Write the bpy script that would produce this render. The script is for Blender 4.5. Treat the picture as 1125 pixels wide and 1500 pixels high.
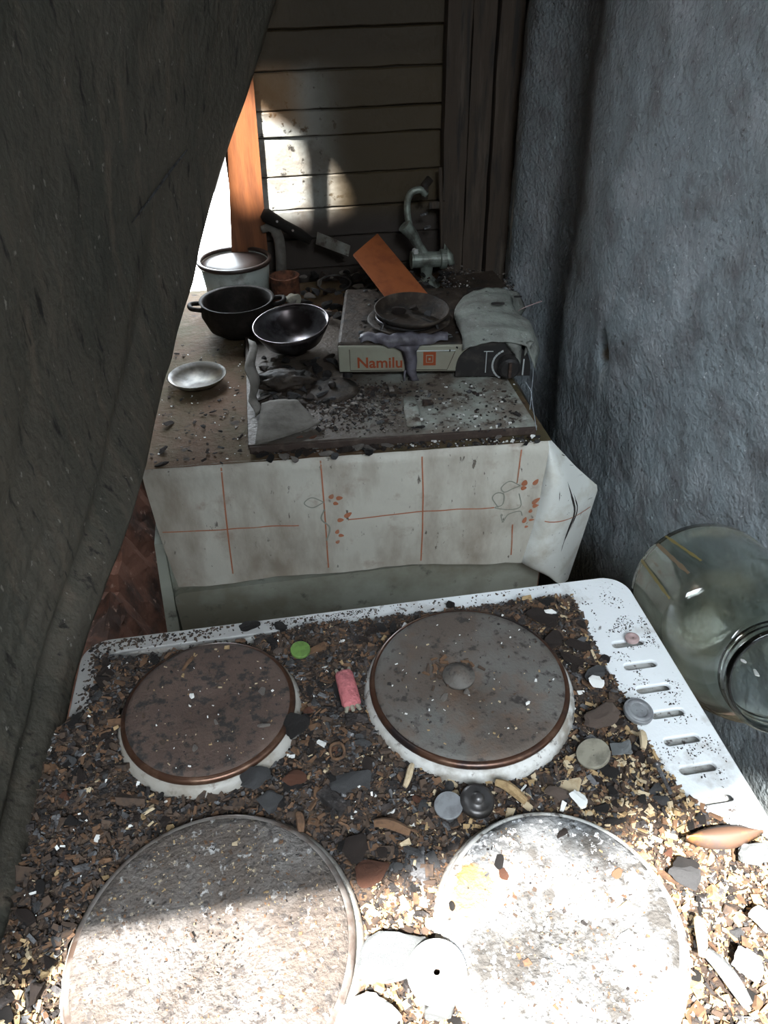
import bpy, bmesh, math, random
from mathutils import Vector, Matrix, noise
random.seed(7)
for o in list(bpy.data.objects): bpy.data.objects.remove(o)
S = bpy.context.scene
COL = S.collection

# ------------------------------------------------------------------ camera
F = 1100.0
CAM = Vector((0.2000271, -0.4963043, 1.3435467))
R0 = ((0.9875605357, 0.1099630181, -0.1123936072),
      (-0.1560719760, 0.5985735281, -0.7857170417),
      (-0.0191239792, 0.7934846350, 0.6082897397))
MW = Matrix(R0)
cd = bpy.data.cameras.new('camera'); cam = bpy.data.objects.new('camera', cd); COL.objects.link(cam)
cd.sensor_fit = 'VERTICAL'; cd.sensor_height = 36.0; cd.lens = F / 1500.0 * 36.0
cd.clip_start = 0.01; cd.clip_end = 100
cam.matrix_world = Matrix.Translation(CAM) @ MW.to_4x4()
S.camera = cam

# ------------------------------------------------------------------ light
w = bpy.data.worlds.new('world'); S.world = w; w.use_nodes = True
bg = w.node_tree.nodes['Background']
bg.inputs[0].default_value = (0.84, 0.93, 1.0, 1); bg.inputs[1].default_value = 26.0
sd = bpy.data.lights.new('sun', 'SUN'); sun = bpy.data.objects.new('sun', sd); COL.objects.link(sun)
SUND = Vector((0.20, 0.50, -0.84)).normalized()
sun.rotation_euler = SUND.to_track_quat('-Z', 'Y').to_euler()
sun.location = (0, -2, 4)
sd.energy = 30.0; sd.angle = math.radians(1.2); sd.color = (1.0, 0.97, 0.92)
RY0, RY1, RX0, RX1 = -2.1, -1.12, -0.34, 0.70     # burnt-out roof opening
pl = bpy.data.lights.new('roof_opening_portal', 'AREA'); plo = bpy.data.objects.new('roof_opening_portal', pl); COL.objects.link(plo)
pl.shape = 'RECTANGLE'; pl.size = RX1 - RX0; pl.size_y = RY1 - RY0; plo.location = ((RX0 + RX1) / 2, (RY0 + RY1) / 2, 2.34)
pl.cycles.is_portal = True
pb = bpy.data.lights.new('rear_doorway_portal', 'AREA'); pbo = bpy.data.objects.new('rear_doorway_portal', pb); COL.objects.link(pbo)
pb.shape = 'RECTANGLE'; pb.size = 0.16; pb.size_y = 0.9; pbo.location = (0.06, 1.04, 1.2); pbo.rotation_euler = (math.radians(-90), 0, 0)
pb.cycles.is_portal = True
vs = S.view_settings; vs.view_transform = 'Standard'; vs.look = 'None'; vs.gamma = 1; vs.exposure = 0.0; vs.use_curve_mapping = False

# ------------------------------------------------------------------ helpers
def ray(u, v): return MW @ Vector((u - 562.5, 750.0 - v, -F))
def P(u, v, z):
    r = ray(u, v); return CAM + r * ((z - CAM.z) / r.z)
def PY(u, v, y):
    r = ray(u, v); return CAM + r * ((y - CAM.y) / r.y)

def tag(o, label=None, cat=None, group=None, kind=None):
    if label: o['label'] = label
    if cat: o['category'] = cat
    if group: o['group'] = group
    if kind: o['kind'] = kind
    return o

def link(name, me, parent=None):
    o = bpy.data.objects.new(name, me); COL.objects.link(o)
    if parent: o.parent = parent
    return o

def empty(name, loc, label, cat, group=None, rz=0):
    o = bpy.data.objects.new(name, None); COL.objects.link(o)
    o.empty_display_size = 0.02; o.location = loc; o.rotation_euler = (0, 0, rz)
    return tag(o, label, cat, group)

def setmats(me, m):
    for x in (m if isinstance(m, (list, tuple)) else [m]): me.materials.append(x)

def from_bm(name, bm, m, parent=None, smooth=False, local=False):
    """parent given and local False: coordinates are world ones, moved into the parent's frame"""
    me = bpy.data.meshes.new(name); bmesh.ops.recalc_face_normals(bm, faces=bm.faces[:])
    bm.to_mesh(me); bm.free(); setmats(me, m)
    if smooth: me.shade_smooth()
    o = link(name, me, parent)
    if parent is not None and not local:
        o.matrix_parent_inverse = Matrix.Identity(4)
        me.transform(parent.matrix_basis.inverted())
    return o

def from_py(name, vs_, fs_, m, parent=None, smooth=False, local=False, mi=None):
    me = bpy.data.meshes.new(name); me.from_pydata([tuple(v) for v in vs_], [], fs_); me.update(); setmats(me, m)
    if mi: me.polygons.foreach_set('material_index', mi)
    if smooth: me.shade_smooth()
    o = link(name, me, parent)
    if parent is not None and not local: me.transform(parent.matrix_basis.inverted())
    return o

def add_box(bm, c, s, rot=None, bevel=0.0, seg=2):
    r = bmesh.ops.create_cube(bm, size=1.0); vv = r['verts']
    bmesh.ops.scale(bm, vec=Vector(s), verts=vv)
    if bevel > 0:
        ee = list({e for v in vv for e in v.link_edges})
        rr = bmesh.ops.bevel(bm, geom=ee, offset=bevel, segments=seg, affect='EDGES', profile=0.5)
        vv = list({v for f in rr['faces'] for v in f.verts} | {v for v in vv if v.is_valid})
    if rot is not None: bmesh.ops.rotate(bm, cent=(0, 0, 0), matrix=rot, verts=vv)
    bmesh.ops.translate(bm, vec=Vector(c), verts=vv)
    return vv

def add_lathe(bm, prof, seg=48, M=None, close=False):
    """prof: list of (r, z)"""
    rings = []
    for r, z in prof:
        if r < 1e-6: rings.append([bm.verts.new((0, 0, z))])
        else: rings.append([bm.verts.new((r * math.cos(2 * math.pi * k / seg), r * math.sin(2 * math.pi * k / seg), z)) for k in range(seg)])
    pairs = list(zip(rings[:-1], rings[1:]))
    if close: pairs.append((rings[-1], rings[0]))
    for a, b in pairs:
        if len(a) == 1 and len(b) == 1: continue
        for k in range(seg):
            k2 = (k + 1) % seg
            if len(a) == 1: bm.faces.new((a[0], b[k], b[k2]))
            elif len(b) == 1: bm.faces.new((a[k], b[0], a[k2]))
            else: bm.faces.new((a[k], b[k], b[k2], a[k2]))
    vv = [v for r in rings for v in r]
    if M is not None: bmesh.ops.transform(bm, matrix=M, verts=vv)
    return vv

def add_tube(bm, pts, rad, seg=8, cap=True):
    pts = [Vector(p) for p in pts]; n = len(pts)
    rads = rad if isinstance(rad, (list, tuple)) else [rad] * n
    rings = []; up = None
    for i, p in enumerate(pts):
        t = (pts[min(i + 1, n - 1)] - pts[max(i - 1, 0)]).normalized()
        if up is None:
            up = Vector((0, 0, 1)) if abs(t.z) < 0.9 else Vector((1, 0, 0))
        a = t.cross(up).normalized(); b = a.cross(t).normalized(); up = b
        rings.append([bm.verts.new(p + (a * math.cos(2 * math.pi * k / seg) + b * math.sin(2 * math.pi * k / seg)) * rads[i]) for k in range(seg)])
    for a, b in zip(rings[:-1], rings[1:]):
        for k in range(seg): bm.faces.new((a[k], a[(k + 1) % seg], b[(k + 1) % seg], b[k]))
    if cap: bm.faces.new(rings[0]); bm.faces.new(rings[-1])

def spline(pts, n):
    """Catmull-Rom through pts, n points"""
    pts = [Vector(p) for p in pts]; out = []; m = len(pts) - 1
    for i in range(n):
        t = i / (n - 1) * m; k = min(int(t), m - 1); f = t - k
        p1, p2 = pts[k], pts[k + 1]; p0 = pts[k - 1] if k > 0 else p1 * 2 - p2; p3 = pts[k + 2] if k + 2 <= m else p2 * 2 - p1
        out.append(0.5 * ((2 * p1) + (p2 - p0) * f + (2 * p0 - 5 * p1 + 4 * p2 - p3) * f * f + (3 * p1 - p0 - 3 * p2 + p3) * f ** 3))
    return out

def grid_mesh(name, rows, m, parent=None, thick=0.0, smooth=True, local=False):
    """rows: list of rows of Vectors; thick adds a Solidify-like back side"""
    nr, nc = len(rows), len(rows[0])
    V = [Vector(p) for r in rows for p in r]; Fc = []
    for i in range(nr - 1):
        for j in range(nc - 1): Fc.append((i * nc + j, i * nc + j + 1, (i + 1) * nc + j + 1, (i + 1) * nc + j))
    if thick:
        N = []
        for i in range(nr):
            for j in range(nc):
                a = V[i * nc + min(j + 1, nc - 1)] - V[i * nc + max(j - 1, 0)]
                b = V[min(i + 1, nr - 1) * nc + j] - V[max(i - 1, 0) * nc + j]
                N.append(a.cross(b).normalized())
        o = len(V); V += [V[k] - N[k] * thick for k in range(o)]
        Fc += [tuple(o + x for x in reversed(f)) for f in Fc[:]]
        def edge(a, b): Fc.append((b, a, a + o, b + o))
        for j in range(nc - 1): edge(j, j + 1); edge((nr - 1) * nc + j + 1, (nr - 1) * nc + j)
        for i in range(nr - 1): edge((i + 1) * nc, i * nc); edge(i * nc + nc - 1, (i + 1) * nc + nc - 1)
    return from_py(name, V, Fc, m, parent, smooth, local)

def curve_plate(name, loops, z0, z1, m, parent=None, bevel=0.0):
    """flat plate from closed 2D loops (first outer, others holes) filled with holes"""
    cu = bpy.data.curves.new(name, 'CURVE'); cu.dimensions = '2D'; cu.fill_mode = 'BOTH'
    for lp in loops:
        s = cu.splines.new('POLY'); s.points.add(len(lp) - 1)
        for k, (x, y) in enumerate(lp): s.points[k].co = (x, y, 0, 1)
        s.use_cyclic_u = True
    cu.extrude = (z1 - z0) / 2 - bevel; cu.bevel_depth = bevel; cu.bevel_resolution = 2
    t = bpy.data.objects.new('t', cu); COL.objects.link(t)
    dg = bpy.context.evaluated_depsgraph_get(); dg.update()
    me = bpy.data.meshes.new_from_object(t.evaluated_get(dg)); me.name = name
    bpy.data.objects.remove(t); bpy.data.curves.remove(cu)
    me.transform(Matrix.Translation((0, 0, (z0 + z1) / 2))); me.materials.clear(); setmats(me, m)
    o = link(name, me, parent)
    if parent is not None: me.transform(parent.matrix_basis.inverted())
    return o

def rrect(x0, y0, x1, y1, r, n=8):
    out = []
    for cx, cy, a0 in ((x1 - r, y1 - r, 0), (x0 + r, y1 - r, 90), (x0 + r, y0 + r, 180), (x1 - r, y0 + r, 270)):
        for k in range(n + 1):
            a = math.radians(a0 + 90 * k / n); out.append((cx + r * math.cos(a), cy + r * math.sin(a)))
    return out

def text_mesh(name, s, size, m, parent, loc, rot, extrude=0.0003):
    cu = bpy.data.curves.new(name, 'FONT'); cu.body = s; cu.size = size; cu.extrude = extrude; cu.offset = 0.0004
    t = bpy.data.objects.new('t', cu); COL.objects.link(t)
    dg = bpy.context.evaluated_depsgraph_get(); dg.update()
    me = bpy.data.meshes.new_from_object(t.evaluated_get(dg)); me.name = name
    bpy.data.objects.remove(t); me.materials.clear(); setmats(me, m)
    me.transform(Matrix.Translation(loc) @ rot)
    return link(name, me, parent)

# ------------------------------------------------------------------ materials
def mat(name, base, layers=(), rough=0.7, metal=0.0, bump=0.0, bscale=60.0, spec=0.5, coat=0.0, stretch=None, rvar=0.0, bump2=0.0, b2scale=10.0):
    """layers: (colour, scale, lo, hi, detail, stretch) mixed one over another by noise"""
    m = bpy.data.materials.new(name); m.use_nodes = True; nt = m.node_tree; N = nt.nodes; L = nt.links
    b = N['Principled BSDF']; b.inputs['Roughness'].default_value = rough; b.inputs['Metallic'].default_value = metal
    b.inputs['Specular IOR Level'].default_value = spec; b.inputs['Coat Weight'].default_value = coat
    geo = N.new('ShaderNodeTexCoord').outputs['Object']
    def coords(st, off=0):
        mp = N.new('ShaderNodeMapping'); L.new(geo, mp.inputs[0]); mp.inputs['Scale'].default_value = st or (1, 1, 1); mp.inputs['Location'].default_value = (off, off * 1.7, -off)
        return mp.outputs[0]
    prev = None
    for i, ly in enumerate(layers):
        c, sc, lo, hi = ly[:4]; det = ly[4] if len(ly) > 4 else 5; st = ly[5] if len(ly) > 5 else stretch
        tx = N.new('ShaderNodeTexNoise'); tx.inputs['Scale'].default_value = sc; tx.inputs['Detail'].default_value = det; tx.inputs['Roughness'].default_value = 0.62
        L.new(coords(st, i * 3.1), tx.inputs['Vector'])
        mr = N.new('ShaderNodeMapRange'); mr.inputs['From Min'].default_value = lo; mr.inputs['From Max'].default_value = hi; L.new(tx.outputs['Fac'], mr.inputs['Value'])
        mx = N.new('ShaderNodeMix'); mx.data_type = 'RGBA'; L.new(mr.outputs[0], mx.inputs[0])
        if prev is None: mx.inputs[6].default_value = (*base, 1)
        else: L.new(prev, mx.inputs[6])
        mx.inputs[7].default_value = (*c, 1); prev = mx.outputs[2]
    if prev is None: b.inputs['Base Color'].default_value = (*base, 1)
    else: L.new(prev, b.inputs['Base Color'])
    m['col'] = 1
    last = None
    for st_, sc_ in ((bump, bscale), (bump2, b2scale)):
        if st_:
            tx = N.new('ShaderNodeTexNoise'); tx.inputs['Scale'].default_value = sc_; tx.inputs['Detail'].default_value = 6; L.new(coords(stretch, 9), tx.inputs['Vector'])
            bp = N.new('ShaderNodeBump'); bp.inputs['Strength'].default_value = st_; bp.inputs['Distance'].default_value = 0.004; L.new(tx.outputs['Fac'], bp.inputs['Height'])
            if last: L.new(last, bp.inputs['Normal'])
            last = bp.outputs[0]
    if last: L.new(last, b.inputs['Normal'])
    return m

def add_mask(m, color, fn):
    """lay one more colour over a material; fn(N, L, xyz) returns the mask socket (object space: stains, painted light and shade)"""
    nt = m.node_tree; N = nt.nodes; L = nt.links; b = N['Principled BSDF']; inp = b.inputs['Base Color']
    mx = N.new('ShaderNodeMix'); mx.data_type = 'RGBA'
    if inp.is_linked: L.new(inp.links[0].from_socket, mx.inputs[6])
    else: mx.inputs[6].default_value = inp.default_value
    mx.inputs[7].default_value = (*color, 1)
    tc = N.new('ShaderNodeTexCoord'); sp = N.new('ShaderNodeSeparateXYZ'); L.new(tc.outputs['Object'], sp.inputs[0])
    L.new(fn(N, L, sp.outputs, tc.outputs['Object']), mx.inputs[0]); L.new(mx.outputs[2], inp)

def mth(N, L, op, a, b=None, clamp=False):
    n = N.new('ShaderNodeMath'); n.operation = op; n.use_clamp = clamp
    for i, x in enumerate((a, b)):
        if x is None: continue
        if isinstance(x, (int, float)): n.inputs[i].default_value = x
        else: L.new(x, n.inputs[i])
    return n.outputs[0]
def nz(N, L, vec, scale, det=4, st=(1, 1, 1)):
    mp = N.new('ShaderNodeMapping'); L.new(vec, mp.inputs[0]); mp.inputs['Scale'].default_value = st
    t = N.new('ShaderNodeTexNoise'); t.inputs['Scale'].default_value = scale; t.inputs['Detail'].default_value = det; L.new(mp.outputs[0], t.inputs['Vector']); return t.outputs['Fac']
def ramp(N, L, v, lo, hi):
    n = N.new('ShaderNodeMapRange'); n.interpolation_type = 'SMOOTHSTEP'; n.inputs['From Min'].default_value = lo; n.inputs['From Max'].default_value = hi; L.new(v, n.inputs['Value']); return n.outputs[0]

SOOT = (0.022, 0.020, 0.018)
M = {}
M['enamel'] = mat('sooty_white_enamel', (0.84, 0.87, 0.89), [((0.50, 0.48, 0.46), 30, 0.56, 0.74), ((0.06, 0.05, 0.05), 260, 0.68, 0.72, 6), ((0.10, 0.08, 0.07), 70, 0.64, 0.69, 8)], rough=0.42, bump=0.15, bscale=300)
def film_shade(N, L, s, v):  # soot film greying leftward, with the left side's shade painted in
    return mth(N, L, 'MULTIPLY', mth(N, L, 'SUBTRACT', 1.0, ramp(N, L, mth(N, L, 'ADD', s[0], mth(N, L, 'MULTIPLY', mth(N, L, 'SUBTRACT', nz(N, L, v, 14), 0.5), 0.25)), -0.22, 0.16)), 0.85)
add_mask(M['enamel'], (0.30, 0.28, 0.26), film_shade)
M['enamel_dirty'] = mat('dirty_enamel', (0.62, 0.62, 0.60), [((0.30, 0.25, 0.21), 45, 0.42, 0.62), ((0.05, 0.04, 0.035), 180, 0.56, 0.64, 6)], rough=0.5, bump=0.25, bscale=200)
M['stove_body'] = mat('stove_body_enamel', (0.4, 0.4, 0.38), [((0.08, 0.06, 0.05), 12, 0.4, 0.6)], rough=0.5)
M['plate'] = mat('rusty_cast_iron', (0.095, 0.074, 0.060), [((0.135, 0.13, 0.12), 14, 0.40, 0.62), ((0.14, 0.085, 0.055), 20, 0.52, 0.72), ((0.04, 0.033, 0.03), 120, 0.56, 0.66)], rough=0.75, bump=0.28, bscale=420)
M['plate_dark'] = mat('brown_cast_iron', (0.085, 0.056, 0.045), [((0.12, 0.08, 0.062), 24, 0.45, 0.65), ((0.03, 0.026, 0.024), 110, 0.52, 0.62), ((0.2, 0.18, 0.15), 300, 0.70, 0.74)], rough=0.8, bump=0.35, bscale=420)
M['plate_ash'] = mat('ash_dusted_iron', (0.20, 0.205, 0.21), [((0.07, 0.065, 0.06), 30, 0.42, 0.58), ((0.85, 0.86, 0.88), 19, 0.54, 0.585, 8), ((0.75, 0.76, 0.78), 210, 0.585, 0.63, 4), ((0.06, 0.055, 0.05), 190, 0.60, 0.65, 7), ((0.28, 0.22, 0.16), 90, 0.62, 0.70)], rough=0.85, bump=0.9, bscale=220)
def ochre_glow(N, L, s, v):  # orange fringe of light painted onto the plate
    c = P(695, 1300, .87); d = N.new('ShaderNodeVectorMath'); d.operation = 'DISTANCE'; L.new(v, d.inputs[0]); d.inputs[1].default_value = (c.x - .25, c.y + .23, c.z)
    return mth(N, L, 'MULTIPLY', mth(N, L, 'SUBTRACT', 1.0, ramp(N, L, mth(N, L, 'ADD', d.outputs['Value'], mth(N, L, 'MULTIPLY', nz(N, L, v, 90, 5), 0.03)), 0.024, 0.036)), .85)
add_mask(M['plate_ash'], (0.62, 0.33, 0.10), ochre_glow)
M['plate_grey'] = mat('ash_grey_iron', (0.105, 0.085, 0.072), [((0.17, 0.155, 0.145), 13, 0.46, 0.62), ((0.40, 0.39, 0.38), 150, 0.60, 0.66, 6), ((0.07, 0.06, 0.055), 150, 0.55, 0.63, 7), ((0.36, 0.30, 0.22), 200, 0.62, 0.68)], rough=0.85, bump=0.9, bscale=240)
M['ring'] = mat('brown_ring_steel', (0.11, 0.055, 0.035), [((0.2, 0.12, 0.08), 60, 0.5, 0.7), ((0.04, 0.03, 0.03), 25, 0.5, 0.65)], rough=0.32, metal=0.6)
M['ring_grey'] = mat('grey_ring_steel', (0.30, 0.27, 0.25), [((0.12, 0.08, 0.06), 50, 0.45, 0.65)], rough=0.4, metal=0.5)
M['collar'] = mat('white_collar_enamel', (0.66, 0.66, 0.64), [((0.30, 0.27, 0.23), 35, 0.45, 0.65), ((0.12, 0.1, 0.09), 120, 0.58, 0.66)], rough=0.45, bump=0.2, bscale=200)
add_mask(M['collar'], (0.27, 0.24, 0.20), film_shade)
M['char'] = mat('charcoal', (0.022, 0.018, 0.017), [((0.07, 0.055, 0.05), 60, 0.5, 0.7), ((0.11, 0.10, 0.10), 160, 0.6, 0.72)], rough=0.85, bump=1.0, bscale=140)
M['char_brown'] = mat('brown_char', (0.065, 0.040, 0.030), [((0.025, 0.018, 0.016), 80, 0.45, 0.62), ((0.15, 0.10, 0.07), 160, 0.6, 0.7)], rough=0.9, bump=1.0, bscale=140)
M['char_grey'] = mat('grey_char', (0.13, 0.13, 0.135), [((0.05, 0.045, 0.045), 90, 0.45, 0.62), ((0.28, 0.28, 0.29), 180, 0.6, 0.7)], rough=0.85, bump=0.8, bscale=160)
M['rust'] = mat('burnt_orange_clay', (0.22, 0.085, 0.045), [((0.07, 0.035, 0.025), 70, 0.45, 0.65)], rough=0.85, bump=0.8, bscale=150)
M['ash_bed'] = mat('ash_and_char_bed', (0.045, 0.029, 0.021), [((0.09, 0.06, 0.04), 60, 0.45, 0.62), ((0.02, 0.016, 0.014), 120, 0.52, 0.62), ((0.24, 0.19, 0.125), 330, 0.60, 0.68, 6)], rough=0.95, bump=1.0, bscale=300)
M['chip1'] = mat('straw_wood_chip', (0.40, 0.28, 0.145), [((0.24, 0.155, 0.075), 200, 0.45, 0.65)], rough=0.9)
M['chip2'] = mat('pale_wood_chip', (0.52, 0.42, 0.28), [((0.40, 0.30, 0.18), 200, 0.5, 0.7)], rough=0.9)
M['chip3'] = mat('brown_wood_chip', (0.16, 0.088, 0.048), [((0.09, 0.05, 0.03), 200, 0.45, 0.65)], rough=0.9)
M['chip4'] = mat('dark_bark_chip', (0.085, 0.055, 0.038), [((0.04, 0.03, 0.025), 200, 0.45, 0.65)], rough=0.9)
M['white_chip'] = mat('white_plaster_chip', (0.82, 0.82, 0.80), [((0.6, 0.58, 0.55), 200, 0.5, 0.7)], rough=0.8)
M['slate'] = mat('slate_grey_lump', (0.20, 0.215, 0.22), [((0.10, 0.10, 0.10), 60, 0.45, 0.65), ((0.40, 0.42, 0.43), 150, 0.6, 0.7)], rough=0.8, bump=0.6, bscale=160)
M['stone'] = mat('brown_stone', (0.17, 0.125, 0.10), [((0.09, 0.06, 0.05), 70, 0.45, 0.65), ((0.27, 0.24, 0.21), 160, 0.62, 0.7)], rough=0.85, bump=0.7, bscale=160)
M['cloth_top'] = mat('scorched_brown_oilcloth', (0.135, 0.080, 0.048), [((0.095, 0.078, 0.042), 9, 0.42, 0.62), ((0.055, 0.04, 0.03), 40, 0.60, 0.68, 7), ((0.20, 0.14, 0.10), 25, 0.58, 0.74)], rough=0.8, spec=0.2, bump=0.5, bscale=120)
M['cloth_front'] = mat('soot_stained_white_oilcloth', (0.60, 0.58, 0.51), [((0.36, 0.31, 0.25), 11, 0.44, 0.64, 6, (1, 1, 0.35)), ((0.14, 0.12, 0.10), 110, 0.645, 0.70, 6, (1, 1, 0.4)), ((0.38, 0.30, 0.24), 22, 0.58, 0.74)], rough=0.5, bump=0.35, bscale=60)
M['cloth_fold_lit'] = mat('lit_white_oilcloth', (0.84, 0.86, 0.82), [((0.6, 0.58, 0.5), 18, 0.5, 0.7), ((0.12, 0.1, 0.09), 130, 0.66, 0.70, 6)], rough=0.4)  # whiter copy of the front cloth, light on the fold painted in
M['print'] = mat('orange_print', (0.46, 0.17, 0.09), [((0.38, 0.26, 0.18), 60, 0.5, 0.7)], rough=0.6)
M['print_grey'] = mat('grey_green_print', (0.30, 0.31, 0.26), rough=0.6)
M['cabinet'] = mat('sooty_white_cabinet', (0.40, 0.42, 0.36), [((0.24, 0.23, 0.18), 7, 0.4, 0.6), ((0.14, 0.14, 0.12), 30, 0.60, 0.70)], rough=0.5, bump=0.1, bscale=60)
M['slab'] = mat('ashy_grey_green_slab', (0.36, 0.38, 0.34), [((0.19, 0.16, 0.13), 16, 0.46, 0.62), ((0.07, 0.050, 0.038), 60, 0.55, 0.64, 7), ((0.5, 0.5, 0.47), 50, 0.6, 0.7)], rough=0.6, bump=0.5, bscale=150)
add_mask(M['slab'], (0.085, 0.065, 0.050), lambda N, L, s, v: ramp(N, L, mth(N, L, 'SUBTRACT', mth(N, L, 'MULTIPLY', nz(N, L, v, 14, 6), 0.22), s[0]), 0.01, 0.15))
M['slab_edge'] = mat('scorched_slab_edge', (0.06, 0.04, 0.032), [((0.12, 0.09, 0.07), 60, 0.5, 0.7)], rough=0.8, bump=0.5)
M['cream'] = mat('cream_metal', (0.33, 0.33, 0.26), [((0.30, 0.28, 0.22), 20, 0.45, 0.65)], rough=0.35)
M['black_plastic'] = mat('sooty_black_plastic', (0.020, 0.018, 0.018), [((0.06, 0.05, 0.045), 50, 0.5, 0.7)], rough=0.5, bump=0.3)
M['dusty_dark'] = mat('dusty_dark_metal', (0.045, 0.032, 0.024), [((0.090, 0.070, 0.054), 50, 0.5, 0.68), ((0.02, 0.018, 0.016), 25, 0.5, 0.65)], rough=0.65, bump=0.5, bscale=120, spec=0.3)
M['melt'] = mat('melted_grey_plastic', (0.27, 0.29, 0.26), [((0.18, 0.18, 0.165), 25, 0.45, 0.65), ((0.05, 0.05, 0.05), 90, 0.64, 0.70), ((0.45, 0.48, 0.47), 120, 0.62, 0.72)], rough=0.6, bump=0.6, bscale=120)
M['drip'] = mat('melted_lilac_plastic', (0.16, 0.15, 0.18), [((0.09, 0.08, 0.09), 60, 0.45, 0.65)], rough=0.45, bump=0.6)
M['logo'] = mat('orange_logo_print', (0.34, 0.07, 0.022), rough=0.5)
M['dial'] = mat('pale_dial_print', (0.55, 0.58, 0.58), rough=0.5)
M['steel'] = mat('sooty_steel', (0.20, 0.19, 0.20), [((0.05, 0.04, 0.04), 18, 0.40, 0.56)], rough=0.28, metal=0.8)
M['dark_steel'] = mat('dark_steel', (0.10, 0.095, 0.095), [((0.03, 0.027, 0.025), 25, 0.45, 0.62)], rough=0.35, metal=0.6)
M['iron_green'] = mat('tinned_grey_green_iron', (0.33, 0.37, 0.32), [((0.13, 0.13, 0.11), 40, 0.45, 0.65)], rough=0.45, metal=0.4, bump=0.3)
M['orange'] = mat('orange_board', (0.36, 0.10, 0.028), [((0.25, 0.065, 0.02), 30, 0.45, 0.65)], rough=0.6, bump=0.2)
M['black_pot'] = mat('sooty_cast_iron', (0.014, 0.011, 0.009), [((0.03, 0.024, 0.020), 40, 0.5, 0.7)], spec=0.25, rough=0.75, bump=0.4)
M['pot_white'] = mat('grey_white_enamel_pot', (0.50, 0.54, 0.50), [((0.25, 0.25, 0.22), 25, 0.48, 0.65)], rough=0.35)
M['lid'] = mat('brown_black_rim', (0.045, 0.028, 0.022), rough=0.42)
M['grey_paper'] = mat('ashy_grey_sheet', (0.17, 0.155, 0.135), [((0.10, 0.09, 0.075), 35, 0.45, 0.65)], rough=0.85, bump=0.5)
M['pale_ash'] = mat('pale_ash_flake', (0.27, 0.24, 0.215), [((0.13, 0.11, 0.095), 60, 0.45, 0.65)], rough=0.9, bump=0.7)
M['foil'] = mat('ashy_white_foil', (0.62, 0.70, 0.74), [((0.25, 0.24, 0.25), 50, 0.45, 0.62)], rough=0.4, metal=0.3, bump=0.6)
M['wood_post'] = mat('orange_brown_wood', (0.27, 0.095, 0.035), [((0.17, 0.06, 0.025), 12, 0.42, 0.62, 5, (6, 6, 0.7))], rough=0.5, bump=0.3, bscale=40, stretch=(5, 5, 0.6))
M['char_wood'] = mat('charred_timber', (0.07, 0.050, 0.036), [((0.12, 0.095, 0.072), 14, 0.52, 0.70, 6, (4, 4, 0.4)), ((0.035, 0.03, 0.026), 22, 0.5, 0.66, 5, (4, 4, 0.4))], rough=0.8, bump=0.35, bscale=30, stretch=(5, 5, 0.5))
M['green'] = mat('green_plastic', (0.13, 0.24, 0.055), [((0.09, 0.16, 0.04), 200, 0.45, 0.65)], rough=0.6)
M['pink'] = mat('pink_plastic', (0.52, 0.16, 0.17), [((0.32, 0.09, 0.10), 150, 0.5, 0.68)], rough=0.7, bump=0.5, bscale=300)
M['bone'] = mat('bone_white', (0.62, 0.62, 0.60), rough=0.5)
M['grey_button'] = mat('grey_plastic', (0.22, 0.23, 0.24), [((0.15, 0.15, 0.16), 100, 0.45, 0.65)], rough=0.4)
M['khaki_button'] = mat('khaki_plastic', (0.30, 0.28, 0.22), [((0.15, 0.14, 0.11), 60, 0.45, 0.65)], rough=0.6)
M['amber'] = mat('burnt_amber_shard', (0.13, 0.075, 0.05), [((0.34, 0.15, 0.05), 50, 0.5, 0.62), ((0.07, 0.06, 0.06), 35, 0.5, 0.65)], rough=0.45)
M['twine'] = mat('pink_wire', (0.42, 0.30, 0.29), rough=0.6)
M['web'] = mat('pale_melted_thread', (0.40, 0.44, 0.48), rough=0.6)
M['ground'] = mat('pale_concrete', (0.80, 0.79, 0.77), [((0.65, 0.64, 0.62), 3, 0.4, 0.6)], rough=0.9)
M['floor'] = mat('burnt_floor', (0.05, 0.035, 0.028), [((0.10, 0.06, 0.045), 10, 0.45, 0.65)], rough=0.95, bump=0.8)
M['redbrick'] = mat('red_brick_rubble', (0.19, 0.085, 0.055), [((0.07, 0.04, 0.03), 14, 0.45, 0.6), ((0.40, 0.26, 0.20), 60, 0.62, 0.70)], rough=0.95, bump=1.0, bscale=50)
M['white_frame'] = mat('white_painted_frame', (0.75, 0.75, 0.80), rough=0.5)
M['plaster_dark'] = mat('soot_black_plaster', (0.045, 0.036, 0.027), [((0.075, 0.06, 0.042), 6, 0.45, 0.65)], rough=0.9, bump=0.4)

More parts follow.
